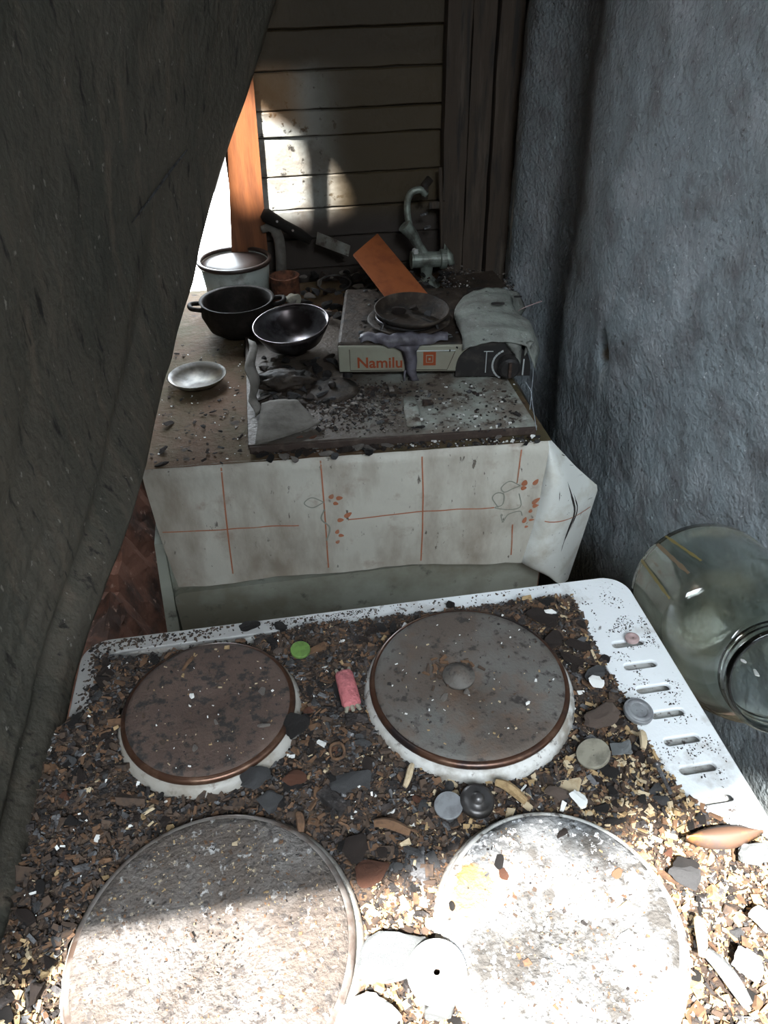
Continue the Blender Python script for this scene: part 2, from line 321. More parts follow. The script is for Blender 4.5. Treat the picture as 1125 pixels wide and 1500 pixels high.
# painted boards of the rear wall: dirty white at the doorway end, soot-brown further along (soot, with the sun patch's outline painted in)
M['boards'] = mat('soot_stained_white_boards', (0.44, 0.45, 0.42), [((0.24, 0.22, 0.19), 14, 0.46, 0.62), ((0.04, 0.035, 0.03), 60, 0.60, 0.66, 7)], rough=0.6, bump=0.5, bscale=70)
def back_soot_shade(N, L, s, v):
    n = nz(N, L, v, 7, 5)
    d = mth(N, L, 'SUBTRACT', s[0], mth(N, L, 'MULTIPLY', mth(N, L, 'SUBTRACT', n, 0.5), 0.13))
    return ramp(N, L, d, 0.23, 0.38)
add_mask(M['boards'], (0.080, 0.056, 0.028), back_soot_shade)
add_mask(M['boards'], (0.30, 0.16, 0.06), lambda N, L, s, v: mth(N, L, 'MULTIPLY', ramp(N, L, mth(N, L, 'ADD', mth(N, L, 'ADD', s[2], mth(N, L, 'MULTIPLY', s[0], 0.55)), mth(N, L, 'MULTIPLY', nz(N, L, v, 12), 0.05)), 1.235, 1.262), mth(N, L, 'MULTIPLY', 0.85, mth(N, L, 'SUBTRACT', 1.0, ramp(N, L, s[0], 0.25, 0.31)))))  # orange glow painted along the sun patch's upper edge
add_mask(M['boards'], (0.062, 0.043, 0.022), lambda N, L, s, v: ramp(N, L, mth(N, L, 'ADD', s[2], mth(N, L, 'MULTIPLY', nz(N, L, v, 9), 0.05)), 1.175, 1.215))
add_mask(M['boards'], (0.055, 0.042, 0.034), lambda N, L, s, v: ramp(N, L, mth(N, L, 'MULTIPLY', s[2], -1.0), -0.955, -0.90))

M['wall'] = mat('rough_blue_grey_plaster', (0.34, 0.395, 0.43), [((0.23, 0.24, 0.255), 16, 0.46, 0.66), ((0.46, 0.50, 0.54), 9, 0.5, 0.68), ((0.75, 0.80, 0.82), 170, 0.67, 0.71, 3), ((0.13, 0.13, 0.13), 120, 0.60, 0.70, 6)], rough=0.55, bump=1.0, bscale=150, bump2=0.9, b2scale=45)
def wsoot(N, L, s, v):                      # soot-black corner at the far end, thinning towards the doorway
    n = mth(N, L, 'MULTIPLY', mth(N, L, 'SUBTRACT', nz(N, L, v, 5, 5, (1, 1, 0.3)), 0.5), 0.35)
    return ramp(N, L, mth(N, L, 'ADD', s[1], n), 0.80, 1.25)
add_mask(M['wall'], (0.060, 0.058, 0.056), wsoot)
def wband(N, L, s, v):                      # dark vertical band beside the corner
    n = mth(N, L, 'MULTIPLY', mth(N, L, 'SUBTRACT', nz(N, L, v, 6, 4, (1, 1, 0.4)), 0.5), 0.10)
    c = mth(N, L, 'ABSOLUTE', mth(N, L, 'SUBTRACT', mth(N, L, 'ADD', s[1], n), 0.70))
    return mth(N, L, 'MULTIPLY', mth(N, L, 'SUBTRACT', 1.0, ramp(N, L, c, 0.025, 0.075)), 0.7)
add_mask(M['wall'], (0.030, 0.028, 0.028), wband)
def wtop(N, L, s, v):                       # darker along the upper wall and towards the far end
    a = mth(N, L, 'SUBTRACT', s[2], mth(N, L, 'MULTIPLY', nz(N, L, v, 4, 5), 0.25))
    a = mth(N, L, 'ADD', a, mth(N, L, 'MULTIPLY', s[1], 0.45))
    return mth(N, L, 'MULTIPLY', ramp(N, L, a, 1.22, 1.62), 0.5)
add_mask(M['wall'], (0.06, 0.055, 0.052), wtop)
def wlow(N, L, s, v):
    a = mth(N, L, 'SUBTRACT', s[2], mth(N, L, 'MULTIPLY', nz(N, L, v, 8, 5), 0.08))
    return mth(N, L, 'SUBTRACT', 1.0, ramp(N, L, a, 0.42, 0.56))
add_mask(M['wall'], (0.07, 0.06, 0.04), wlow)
def blob(cy, cz, ry, rz, lo, hi, amt, nzs=30):
    def fn(N, L, s, v):
        a = mth(N, L, 'POWER', mth(N, L, 'DIVIDE', mth(N, L, 'SUBTRACT', s[1], cy), ry), 2.0); b = mth(N, L, 'POWER', mth(N, L, 'DIVIDE', mth(N, L, 'SUBTRACT', s[2], cz), rz), 2.0)
        d = mth(N, L, 'ADD', mth(N, L, 'SQRT', mth(N, L, 'ADD', a, b)), mth(N, L, 'MULTIPLY', mth(N, L, 'SUBTRACT', nz(N, L, v, nzs, 5), 0.5), 0.9))
        return mth(N, L, 'MULTIPLY', mth(N, L, 'SUBTRACT', 1.0, ramp(N, L, d, lo, hi)), amt)
    return fn
_h = PY(885, 512, 0.47)
add_mask(M['wall'], (0.10, 0.065, 0.03), blob(_h.y, _h.z, .014, .022, .6, 1.1, .95))
add_mask(M['wall'], (0.62, 0.66, 0.68), blob(_h.y - .012, _h.z - .045, .012, .03, .5, 1.2, .7))
add_mask(M['wall'], (0.70, 0.68, 0.60), blob(.885, .915, .010, .055, .5, 1.2, .8, 12))  # pale streak painted in as the highlight on the wall's bulge

M['panel'] = mat('charred_sheet', (0.165, 0.145, 0.115), [((0.105, 0.102, 0.082), 5, 0.42, 0.62, 5, (1, 1, 0.5)), ((0.21, 0.175, 0.135), 22, 0.52, 0.68, 6, (1.6, 1.6, 0.35)), ((0.04, 0.036, 0.032), 40, 0.58, 0.68, 6, (2, 2, 0.4)), ((0.42, 0.39, 0.34), 95, 0.675, 0.71, 3, (1, 1, 0.7))], rough=0.62, bump=0.9, bscale=90, bump2=0.7, b2scale=22)

# glass
def glass(name, tint, dirt, dlo, dhi, dscale, rough=0.04):
    m = bpy.data.materials.new(name); m.use_nodes = True; nt = m.node_tree; N = nt.nodes; L = nt.links
    g = N['Principled BSDF']; g.inputs['Base Color'].default_value = (*tint, 1); g.inputs['Transmission Weight'].default_value = 1.0
    g.inputs['Roughness'].default_value = rough; g.inputs['IOR'].default_value = 1.45
    d = N.new('ShaderNodeBsdfPrincipled'); d.inputs['Base Color'].default_value = (*dirt, 1); d.inputs['Roughness'].default_value = 0.6
    tc = N.new('ShaderNodeTexCoord'); f = ramp(N, L, nz(N, L, tc.outputs['Object'], dscale, 6), dlo, dhi)
    mx = N.new('ShaderNodeMixShader'); L.new(f, mx.inputs[0]); L.new(g.outputs[0], mx.inputs[1]); L.new(d.outputs[0], mx.inputs[2])
    L.new(mx.outputs[0], N['Material Output'].inputs[0]); return m
M['glass'] = glass('dusty_greenish_glass', (0.90, 0.95, 0.90), (0.42, 0.40, 0.28), 0.42, 1.15, 12, 0.05)
M['saucer_glass'] = glass('smoky_glass', (0.62, 0.55, 0.38), (0.055, 0.040, 0.02), 0.35, 0.6, 20, 0.4)

# ------------------------------------------------------------------ setting
def struct(o): o['kind'] = 'structure'; return o
bm = bmesh.new(); add_box(bm, (0.0, -0.5, -0.03), (3.4, 5.0, 0.06)); struct(from_bm('floor', bm, M['floor']))
bm = bmesh.new(); add_box(bm, (0.0, 8.0, -0.05), (14, 12.0, 0.04)); struct(from_bm('yard_ground', bm, M['ground']))

# ceiling with the burnt-out opening near the doorway and a small hole added further in, shaped to cast the rear sun patch
def backproj(x, z, y=0.96, zc=2.33):
    t = (zc - z) / (-SUND.z); return (x - SUND.x * t, y - SUND.y * t)
hole = [backproj(*q) for q in ((0.150, 1.165), (0.205, 1.140), (0.33, 1.035), (0.37, 0.955), (0.30, 0.925), (0.150, 0.925))]
ragged = []
for k in range(40):
    x = RX1 - (RX1 - RX0) * k / 39; ragged.append((x, RY1 + 0.012 * math.sin(k * 1.9) + random.uniform(-0.012, 0.012) - (0.30 * max(0, x - 0.42) / 0.28 if x > 0.42 else 0)))
op = ragged + [(RX0, RY0), (RX1, RY0)]
struct(curve_plate('ceiling', [[(-0.9, -2.3), (0.95, -2.3), (0.95, 1.2), (-0.9, 1.2)], op, hole], 2.32, 2.36, M['plaster_dark']))

# unseen sheet added to block sky light from the left side
bm = bmesh.new(); lo = [(-0.9, 2.33), (0.47, 2.33), (0.37, 1.95), (0.29, 1.64), (0.21, 1.43), (0.10, 1.39), (-0.9, 1.38)]
f0 = [bm.verts.new((x, -0.575, z)) for x, z in lo]; f1 = [bm.verts.new((x, -0.56, z)) for x, z in lo]; bm.faces.new(f0); bm.faces.new(list(reversed(f1)))
for k in range(7): bm.faces.new((f0[k], f1[k], f1[(k + 1) % 7], f0[(k + 1) % 7]))
struct(from_bm('added_light_blocker', bm, M['plaster_dark']))
# right wall, rough plaster sheet with real relief
def wall_x(y, z):
    x = 0.700 - 0.035 * max(0.0, min(1.0, (y + 0.1) / 1.0))
    x -= 0.020 * math.exp(-((y - 0.86) / 0.055) ** 2)
    x += 0.016 * math.exp(-((y - 0.70) / 0.06) ** 2)
    x -= 0.010 * math.exp(-((y - 0.45) / 0.16) ** 2) * max(0, 1 - abs(z - 0.75) / 0.6)
    x += 0.0055 * noise.noise(Vector((y * 7, z * 5, 0))) + 0.003 * noise.noise(Vector((y * 22, z * 16, 3))) + 0.0022 * noise.noise(Vector((y * 70, z * 60, 7)))
    h = PY(885, 512, 0.47); d = math.hypot((y - h.y - (z - h.z) * 0.3) / 0.016, (z - h.z) / 0.024); x += 0.020 * math.exp(-d ** 3)
    return x
ys = [-2.3 + k * 0.1 for k in range(18)] + [-0.55 + k * 0.0085 for k in range(186)]
zs = [0.0, 0.2, 0.35] + [0.45 + k * 0.0085 for k in range(110)] + [1.45, 1.7, 2.0, 2.34]
grid_mesh('wall_right', [[Vector((wall_x(y, z), y, z)) for y in ys] for z in zs], M['wall'], thick=-0.05)
struct(bpy.data.objects['wall_right'])

# rear wall: backing and separate boards
bm = bmesh.new(); add_box(bm, (0.42, 1.03, 1.17), (0.56, 0.092, 2.34)); add_box(bm, (0.06, 1.04, 0.36), (0.6, 0.08, 0.72))
wb = struct(from_bm('wall_back', bm, M['plaster_dark']))
zj = [0.72, 0.765, 0.825, 0.885, 0.939, 0.997, 1.063, 1.105, 1.165, 1.225, 1.285]
while zj[-1] < 2.25: zj.append(zj[-1] + 0.062)
for k in range(len(zj) - 1):
    z0, z1 = zj[k] + 0.0008, zj[k + 1] - 0.0008
    V = []; n = 22
    for i in range(n + 1):
        x = 0.155 + 0.47 * i / n
        dy = 0.0016 * noise.noise(Vector((x * 20, k * 3.7, 0))); e0 = 0.0016 * noise.noise(Vector((x * 30, k * 5.1, 5))); e1 = 0.0016 * noise.noise(Vector((x * 30, k * 5.1, 9)))
        f = 0.977 + dy + 0.002 * ((k * 7) % 3 - 1)
        V += [(x, 1.0, z0 + e0), (x, f + 0.003, z0 + e0), (x, f, z0 + e0 + 0.002), (x, f, z1 + e1 - 0.002), (x, f + 0.003, z1 + e1), (x, 1.0, z1 + e1)]
    Fc = [(i * 6 + j, i * 6 + j + 1, i * 6 + j + 7, i * 6 + j + 6) for i in range(n) for j in range(5)] + [(0, 1, 2, 3, 4, 5), tuple(n * 6 + q for q in (5, 4, 3, 2, 1, 0))]
    from_py('wall_board', V, Fc, M['boards'], wb)

# charred corner boards
def plank(name, x0, x1, y0, y1, z0, z1, m, seed=0, parent=None, warp=0.003):
    V = []; n = 40
    for i in range(n + 1):
        z = z0 + (z1 - z0) * i / n
        a = warp * noise.noise(Vector((seed, z * 9, 0))) + warp * 0.6 * noise.noise(Vector((seed, z * 40, 0))); b = warp * noise.noise(Vector((seed + 4, z * 9, 0))) + warp * 0.6 * noise.noise(Vector((seed + 4, z * 40, 0)))
        V += [(x0 + a, y0, z), (x1 + b, y0, z), (x1 + b, y1, z), (x0 + a, y1, z)]
    Fc = [(i * 4 + j, i * 4 + (j + 1) % 4, i * 4 + 4 + (j + 1) % 4, i * 4 + 4 + j) for i in range(n) for j in range(4)] + [(3, 2, 1, 0), (n * 4, n * 4 + 1, n * 4 + 2, n * 4 + 3)]
    return from_py(name, V, Fc, m, parent)
struct(plank('trim_1', 0.532, 0.574, 0.945, 0.975, 0.75, 2.3, M['char_wood'], 1))
struct(plank('trim_2', 0.5745, 0.614, 0.940, 0.975, 0.75, 2.3, M['char_wood'], 2, warp=0.003))
struct(plank('trim_3', 0.618, 0.660, 0.930, 0.975, 0.75, 2.3, M['char_wood'], 3, warp=0.003))
# leaning wooden door post and a white jamb beyond it
V = []
for (u, v, y) in ((330, 130, 0.955), (372, 130, 0.955), (345, 520, 0.955), (405, 520, 0.955)):
    p = PY(u, v, y); V.append(p)
a, b, c, d = V
rows = [[a.lerp(c, t), b.lerp(d, t)] for t in [k / 12 for k in range(13)]]
top = a + (a - c) * 1.2; topb = b + (b - d) * 1.2
rows = [[top, topb]] + rows
bmv = bmesh.new(); 
pr = []
for l, r_ in rows:
    q = [bmv.verts.new(l), bmv.verts.new(r_), bmv.verts.new(r_ + Vector((0, .045, 0))), bmv.verts.new(l + Vector((0, .045, 0)))]
    if pr:
        for j in range(4): bmv.faces.new((pr[j], pr[(j + 1) % 4], q[(j + 1) % 4], q[j]))
    else: bmv.faces.new(q)
    pr = q
bmv.faces.new(pr)
struct(from_bm('door_post', bmv, M['wood_post']))
V = [PY(312, 240, 1.3), PY(330, 240, 1.3), PY(322, 460, 1.3), PY(345, 460, 1.3)]
bm = bmesh.new(); vs1 = [bm.verts.new(v) for v in (V[0] + (V[0] - V[2]) * 1.5, V[1] + (V[1] - V[3]) * 1.5, V[3], V[2])]; vs2 = [bm.verts.new(v.co + Vector((0, .05, 0))) for v in vs1]
bm.faces.new(vs1); bm.faces.new(list(reversed(vs2)))
for j in range(4): bm.faces.new((vs1[j], vs2[j], vs2[(j + 1) % 4], vs1[(j + 1) % 4]))
struct(from_bm('outer_door_jamb', bm, M['white_frame']))
# left and doorway walls, out of sight behind the charred sheet, they close the room
bm = bmesh.new(); add_box(bm, (-0.93, -0.55, 1.17), (0.06, 3.4, 2.34)); struct(from_bm('wall_left', bm, M['plaster_dark']))
bm = bmesh.new(); add_box(bm, (0.0, -2.33, 1.17), (1.9, 0.06, 2.34)); struct(from_bm('wall_front', bm, M['plaster_dark']))
bm = bmesh.new(); add_box(bm, (-0.46, 1.04, 1.17), (0.88, 0.08, 2.34)); add_box(bm, (0.06, 1.04, 2.0), (0.18, 0.08, 0.7)); struct(from_bm('wall_back_left', bm, M['plaster_dark']))

# ------------------------------------------------------------------ charred sheet on the left
E_ = [(-0.30, 1560, -0.3), (440, -100, .86), (405, 0, .82), (385, 65, .80), (365, 130, .77), (340, 200, .73), (320, 260, .70), (298, 340, .64), (283, 410, .58), (262, 480, .52), (250, 530, .47), (235, 580, .42), (212, 690, .30), (185, 780, .2), (150, 870, .11), (120, 960, .03), (95, 1060, -.05), (70, 1150, -.11), (30, 1300, -.2), (0, 1400, -.25), (-30, 1500, -.3)][1:]
Lf = {-100: .2, 0: .15, 300: .05, 600: -.05, 900: -.15, 1100: -.22, 1300: -.28, 1500: -.34}
ks = sorted(Lf)
def lf(v):
    v = max(ks[0], min(ks[-1], v))
    for a, b in zip(ks[:-1], ks[1:]):
        if v <= b: return Lf[a] + (Lf[b] - Lf[a]) * (v - a) / (b - a)
ed = spline([PY(*q) for q in E_], 90)
lft = spline([PY(-120, q[1], lf(q[1])) for q in E_], 90)
rows = []
for i, (e, l) in enumerate(zip(ed, lft)):
    e = e + Vector((0.0015 * noise.noise(Vector((i * .35, 0, 0))), 0, 0))
    row = []
    for j in range(71):
        t = j / 70
        p = e.lerp(l, t)
        nrm = Vector((1, 0, 0.15)).normalized()
        d = 0.022 * math.sin(math.pi * min(1, t)) + 0.006 * math.sin(t * 9 + i * 0.05) * t
        d += 0.010 * math.exp(-((t - 0.20 + 0.0016 * (i - 45)) / 0.05) ** 2) * (1 if i > 35 else max(0, (i - 20) / 15))
        d -= 0.006 * math.exp(-((t - 0.86) / 0.015) ** 2)
        d += 0.0035 * noise.noise(Vector((t * 14, i * 0.10, 2))) + 0.0015 * noise.noise(Vector((t * 60, i * 0.35, 4)))
        s = min(1, t / 0.12)
        row.append(p - nrm * 0.0 + nrm * d * s * -1.0)
    rows.append(row)
# continue the sheet upward above the frame
up = []
for k in (8, 6, 4.5, 3, 2, 1):
    up.append([p + Vector((0.0, 0.0, 0.10)) * k for p in rows[0]])
# solid skirt so the sheet stands on the floor
rows = up + rows
sh = grid_mesh('charred_sheet', rows, M['panel'], thick=0.006)
tag(sh, 'tall charred warped sheet leaning on the left, hiding the stove edge', 'sheet')
# a fragile cracked batten runs over the sheet
def onsheet(u, v, off=0.004):
    best = None
    for r in rows[6:]:
        for p in r:
            q = MW.transposed() @ (p - CAM); x = 562.5 + F * q.x / -q.z; y = 750 - F * q.y / -q.z
            d = (x - u) ** 2 + (y - v) ** 2
            if best is None or d < best[0]: best = (d, p)
    p = best[1]; return p + (CAM - p).normalized() * off
bm = bmesh.new(); a = onsheet(275, 222, .002); b = onsheet(190, 325, .002)
add_tube(bm, [a, a.lerp(b, .3) + Vector((0, 0, .001)), a.lerp(b, .7), b], [0.0008, 0.0016, 0.0013, 0.0006], 6)
o = from_bm('raised_crack', bm, M['char_grey'], sh, local=True)
for (u, v, s) in ((84, 318, 7), (60, 50, 6), (108, 66, 6), (66, 65, 9), (27, 221, 4), (62, 240, 4), (10, 492, 9), (30, 480, 5), (110, 262, 5), (210, 300, 4), (55, 1093, 6), (8, 1013, 7), (190, 480, 5), (108, 450, 5), (232, 118, 4)):
    pass

# ------------------------------------------------------------------ stove
ST = empty('electric_stove', (0.25, -0.23, 0.0), 'white enamel four plate electric stove heaped with burnt debris', 'stove')
Z = 0.850
slots = []
for k in range(16):
    y = -0.083 - 0.0252 * k; slots.append(rrect(0.4560, y - 0.0046, 0.4870, y + 0.0046, 0.0045, 5))
panel = curve_plate('top_panel', [rrect(0, -0.50, 0.5, 0, 0.022), rrect(0.014, -0.478, 0.444, -0.014, 0.022)] + slots, Z - 0.004, Z, M['enamel'], ST, bevel=0.0012)
for f in panel.data.polygons: f.use_smooth = False
# rolled rim and skirt
bm = bmesh.new(); lo = rrect(0.0005, -0.4995, 0.4995, -0.0005, 0.0215); n = len(lo)
r1 = [bm.verts.new((x, y, Z - 0.002)) for x, y in lo]; r2 = [bm.verts.new((x, y, Z - 0.028)) for x, y in lo]
for k in range(n): bm.faces.new((r1[k], r1[(k + 1) % n], r2[(k + 1) % n], r2[k]))
from_bm('rim_skirt', bm, M['enamel'], ST)
bm = bmesh.new(); lo = rrect(0.014, -0.478, 0.444, -0.014, 0.022); n = len(lo)
r1 = [bm.verts.new((x, y, Z - 0.003)) for x, y in lo]; li = rrect(0.019, -0.473, 0.439, -0.019, 0.019); r2 = [bm.verts.new((x, y, Z - 0.012)) for x, y in li]
for k in range(n): bm.faces.new((r1[k], r1[(k + 1) % n], r2[(k + 1) % n], r2[k]))
bm.faces.new(r2)
from_bm('drip_tray', bm, M['enamel_dirty'], ST)
bm = bmesh.new(); add_box(bm, (0.25, -0.25, 0.435), (0.484, 0.484, 0.77), bevel=0.01); from_bm('stove_body', bm, M['stove_body'], ST)
for sx in (0.04, 0.46):
    for sy in (-0.46, -0.04):
        bm = bmesh.new(); add_lathe(bm, [(0, 0.0), (0.016, 0.0), (0.014, 0.05), (0, 0.05)], 16, Matrix.Translation((sx, sy, 0))); from_bm('foot', bm, M['black_plastic'], ST)
bm = bmesh.new(); add_box(bm, (0.4705, -0.25, Z - 0.013), (0.042, 0.44, 0.002)); from_bm('vent_liner', bm, M['collar'], ST)
# hot plates: disc with a shallow centre, bead ring, flared enamel collar
def hotplate(cx, cy, R, zt, mdisc, mring, mcol, label):
    bm = bmesh.new(); T = Matrix.Translation((cx, cy, 0))
    add_lathe(bm, [(0, zt - .0018), (R * .20, zt - .0018), (R * .24, zt), (R * .90, zt), (R * .96, zt - .0006), (R * .975, zt - .003), (0, zt - .004)], 72, T)
    d = from_bm('hotplate', bm, mdisc, ST, smooth=True); d['label'] = label
    bm = bmesh.new(); pr = [(R * .975 + .0036 * math.cos(a), zt - .0050 + .0034 * math.sin(a)) for a in [2 * math.pi * k / 14 for k in range(14)]]
    add_lathe(bm, pr, 72, T, close=True); from_bm('trim_ring', bm, mring, d, smooth=True, local=True).data.transform(ST.matrix_basis.inverted())
    bm = bmesh.new(); add_lathe(bm, [(R * .95, zt - .007), (R + .0028, zt - .008), (R + .0060, zt - .0125), (R + .0095, Z - .013), (R * .9, Z - .013)], 72, T)
    from_bm('collar', bm, mcol, d, smooth=True, local=True).data.transform(ST.matrix_basis.inverted())
    return d
hotplate(0.3205, -0.113, 0.0785, 0.870, M['plate'], M['ring'], M['collar'], 'large grey brown hotplate with a rusty bead ring')
hotplate(0.1135, -0.1015, 0.0660, 0.868, M['plate_dark'], M['ring'], M['collar'], 'small dark brown hotplate')
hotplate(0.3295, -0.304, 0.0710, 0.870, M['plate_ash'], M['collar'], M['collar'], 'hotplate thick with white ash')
hotplate(0.1205, -0.283, 0.0845, 0.869, M['plate_grey'], M['ring_grey'], M['collar'], 'large ash grey hotplate with steel ring')
PL = [(0.3205, -0.113, 0.0785), (0.1135, -0.1015, 0.066), (0.3295, -0.304, 0.071), (0.1205, -0.283, 0.0845)]
# heating stub on the big plate
bm = bmesh.new(); c0 = P(672, 988, 0.8735)
add_lathe(bm, [(0, .006), (.004, .0058), (.0075, .004), (.009, .001), (.013, 0), (.013, -.003), (0, -.003)], 28, Matrix.Translation(c0 - Vector((0, 0, .0005))))
tag(from_bm('round_cap', bm, M['plate'], smooth=True), 'small rusty domed cap at the centre of the large rear hotplate', 'cap')

# ------------------------------------------------------------------ debris on the stove
def bed_mask(x, y):
    """0..1 how much debris covers this spot of the stove top"""
    e = noise.noise(Vector((x * 45, y * 45, 0))) * 0.006 + noise.noise(Vector((x * 150, y * 150, 0))) * 0.003
    right = 0.446 if y > -0.185 else 0.446 + min(1, (-0.185 - y) / 0.08) * (0.012 if y > -0.235 else 0.012 + min(1, (-0.235 - y) / 0.04) * 0.04)
    left = 0.012 if y > -0.085 else 0.012 - min(1, (-0.085 - y) / 0.03) * 0.024
    back = -0.013 - (0.004 if x > 0.15 else 0.012)
    d = min(right - x, x - left, back - y) + e
    return max(0, min(1, d / 0.006))
def bed_h(x, y):
    m = bed_mask(x, y)
    h = 0.0075 + 0.0035 * noise.noise(Vector((x * 30, y * 30, 5))) + 0.0025 * noise.noise(Vector((x * 90, y * 90, 5))) + 0.0012 * noise.noise(Vector((x * 260, y * 260, 5)))
    h += 0.005 * max(0, min(1, (0.016 - x) / 0.01))
    h += 0.006 * math.exp(-(((x - .215) / .03) ** 2 + ((y + .04) / .05) ** 2)) + 0.004 * math.exp(-(((x - .22) / .03) ** 2 + ((y + .17) / .03) ** 2)) + 0.003 * (x < .05)
    for cx, cy, R in PL:
        d = math.hypot(x - cx, y - cy) - R
        if d < 0.018:
            dd = max(1e-6, math.hypot(x - cx, y - cy)); f = max(-.1, min(1, (0.55 * (x - cx) - 0.83 * (y - cy)) / dd + .35)); h -= 0.0075 * f * (1 - max(0, d) / 0.018)
    return Z - 0.011 + h * m + 0.0095 * m - (1 - m) * 0.004
def on_plate(x, y, pad=0.004):
    return any(math.hypot(x - cx, y - cy) < R + pad for cx, cy, R in PL)
DB = empty('burnt_debris', (0.25, -0.25, Z), 'bed of ash, char and wood chips heaped between the four hotplates', 'debris')
nx, ny = 200, 200
V = []; Fc = []; idx = {}
for j in range(ny + 1):
    for i in range(nx + 1):
        x = -0.006 + 0.512 * i / nx; y = -0.482 + 0.472 * j / ny
        if bed_mask(x, y) > 0.0 and not on_plate(x, y, 0.0035): idx[(i, j)] = len(V); V.append((x, y, bed_h(x, y)))
for j in range(ny):
    for i in range(nx):
        q = [(i, j), (i + 1, j), (i + 1, j + 1), (i, j + 1)]
        if all(k in idx for k in q): Fc.append(tuple(idx[k] for k in q))
tag(from_py('ash_bed', V, Fc, M['ash_bed'], DB, smooth=True), kind='stuff')

def chip_verts(c, L_, W_, T_, rz, tilt, roll):
    R_ = Matrix.Rotation(rz, 3, 'Z') @ Matrix.Rotation(tilt, 3, 'Y') @ Matrix.Rotation(roll, 3, 'X')
    out = []
    for sx in (-1, 1):
        w_ = W_ * random.uniform(.45, 1.1); sk = random.uniform(-.25, .25) * W_
        for sy, sz in ((-1, -1), (1, -1), (1, 1), (-1, 1)):
            out.append(Vector(c) + R_ @ Vector((sx * L_ / 2 * random.uniform(.8, 1.1), sy * w_ / 2 + sk, sz * T_ / 2 * random.uniform(.5, 1))))
    return out
CF = [(0, 3, 2, 1), (4, 5, 6, 7), (0, 1, 5, 4), (1, 2, 6, 5), (2, 3, 7, 6), (3, 0, 4, 7)]
def pale_prob(x, y):  # chip colour mix, with left shade and the sun edge painted in
    p = 0.02 + 0.16 * max(0, (x - 0.38) / 0.06) + 0.50 * max(0, min(1, (-y - 0.14) / 0.10)) * max(0.0, min(1, (x - 0.22) / 0.22))
    p += 0.55 * max(0, min(1, (-y - 0.255) / 0.015))
    return min(0.62, p)
CM = [M['chip1'], M['chip2'], M['chip3'], M['chip4'], M['char'], M['char_grey'], M['white_chip']]
def chip_mat(x, y):
    r = random.random()
    if r < pale_prob(x, y): return random.choice((0, 1, 0, 1, 0, 2))
    r = random.random()
    return 3 if r < .34 else 2 if r < .52 else 4 if r < .86 else 5 if r < .99 else 6
V = []; Fc = []; MI = []
cnt = 0
while cnt < 26000:
    x = random.uniform(-0.004, 0.505); y = random.uniform(-0.47, -0.012)
    if cnt % 3 and y < -0.39: continue
    m_ = bed_mask(x, y)
    onp = on_plate(x, y, 0.005)
    if m_ < 0.4 or onp: continue
    l = random.lognormvariate(0, .5) * 0.0027; w_ = l * random.uniform(.3, .75)
    z = bed_h(x, y) + random.uniform(0.0002, 0.0022)
    b0 = len(V); V += chip_verts((x, y, z), l, w_, w_ * random.uniform(.3, .7), random.uniform(0, 6.3), random.uniform(-.6, .6), random.uniform(-.6, .6))
    Fc += [tuple(b0 + k for k in f) for f in CF]; MI += [chip_mat(x, y)] * 6; cnt += 1
tag(from_py('crumbs', V, Fc, CM, DB, mi=MI), kind='stuff')
# crumbs thrown over the plates and the vent strip
V = []; Fc = []; MI = []
def crumb(x, y, z, l, mi):
    b0 = len(V); w_ = l * random.uniform(.4, .9); V.extend(chip_verts((x, y, z + w_ * .2), l, w_, w_ * .5, random.uniform(0, 6.3), random.uniform(-.2, .2), random.uniform(-.3, .3)))
    Fc.extend([tuple(b0 + k for k in f) for f in CF]); MI.extend([mi] * 6)
for pi, (cx, cy, R, nn) in enumerate([(*PL[0], 170), (*PL[1], 190), (*PL[2], 1300), (*PL[3], 1500)]):
    for _ in range(nn):
        a = random.uniform(0, 6.283); r = R * .9 * math.sqrt(random.random()); x = cx + r * math.cos(a); y = cy + r * math.sin(a)
        if pi == 2 and noise.noise(Vector((x * 30, y * 30, 1))) < -0.05 and random.random() < .7: continue
        l = random.lognormvariate(0, .45) * (0.0013 if pi < 2 else 0.0010)
        mi = random.choice((0, 1, 3, 4, 3, 4, 6) if pi < 2 else (0, 2, 2, 3, 3, 4, 5, 5, 1))
        crumb(x, y, (0.870, 0.868, 0.870, 0.869)[pi], l, mi)
for _ in range(2200):
    x = random.uniform(0.446, 0.497) if random.random() < .8 else random.gauss(.47, .01); y = random.choice((random.gauss(-.05, .018), random.gauss(-.075, .015), random.uniform(-.47, -.01), random.gauss(-.13, .02), random.gauss(-.19, .02)))
    if y > -0.004 or x > .497: continue
    if noise.noise(Vector((x * 55, y * 55, 3))) < .02: continue
    if any(abs(y + 0.083 + 0.0252 * k) < 0.0045 and 0.456 < x < 0.486 for k in range(16)): continue
    crumb(x, y, Z, random.uniform(.0004, .0016), random.choice((4, 4, 4, 3, 5)))
for _ in range(900):
    x = random.choice((random.uniform(0.01, 0.44), random.uniform(.005, .12), random.uniform(.16, .26))); y = -abs(random.gauss(0, .007)) - .0015
    if random.random() < .3: y = random.uniform(-.12, -.005); x = abs(random.gauss(.010, .004)) + .001
    crumb(x, y, Z, random.uniform(.0004, .0022) * (1.5 if x < .15 else 1), random.choice((4, 3, 3)))
tag(from_py('scattered_crumbs', V, Fc, CM, DB, mi=MI), kind='stuff')

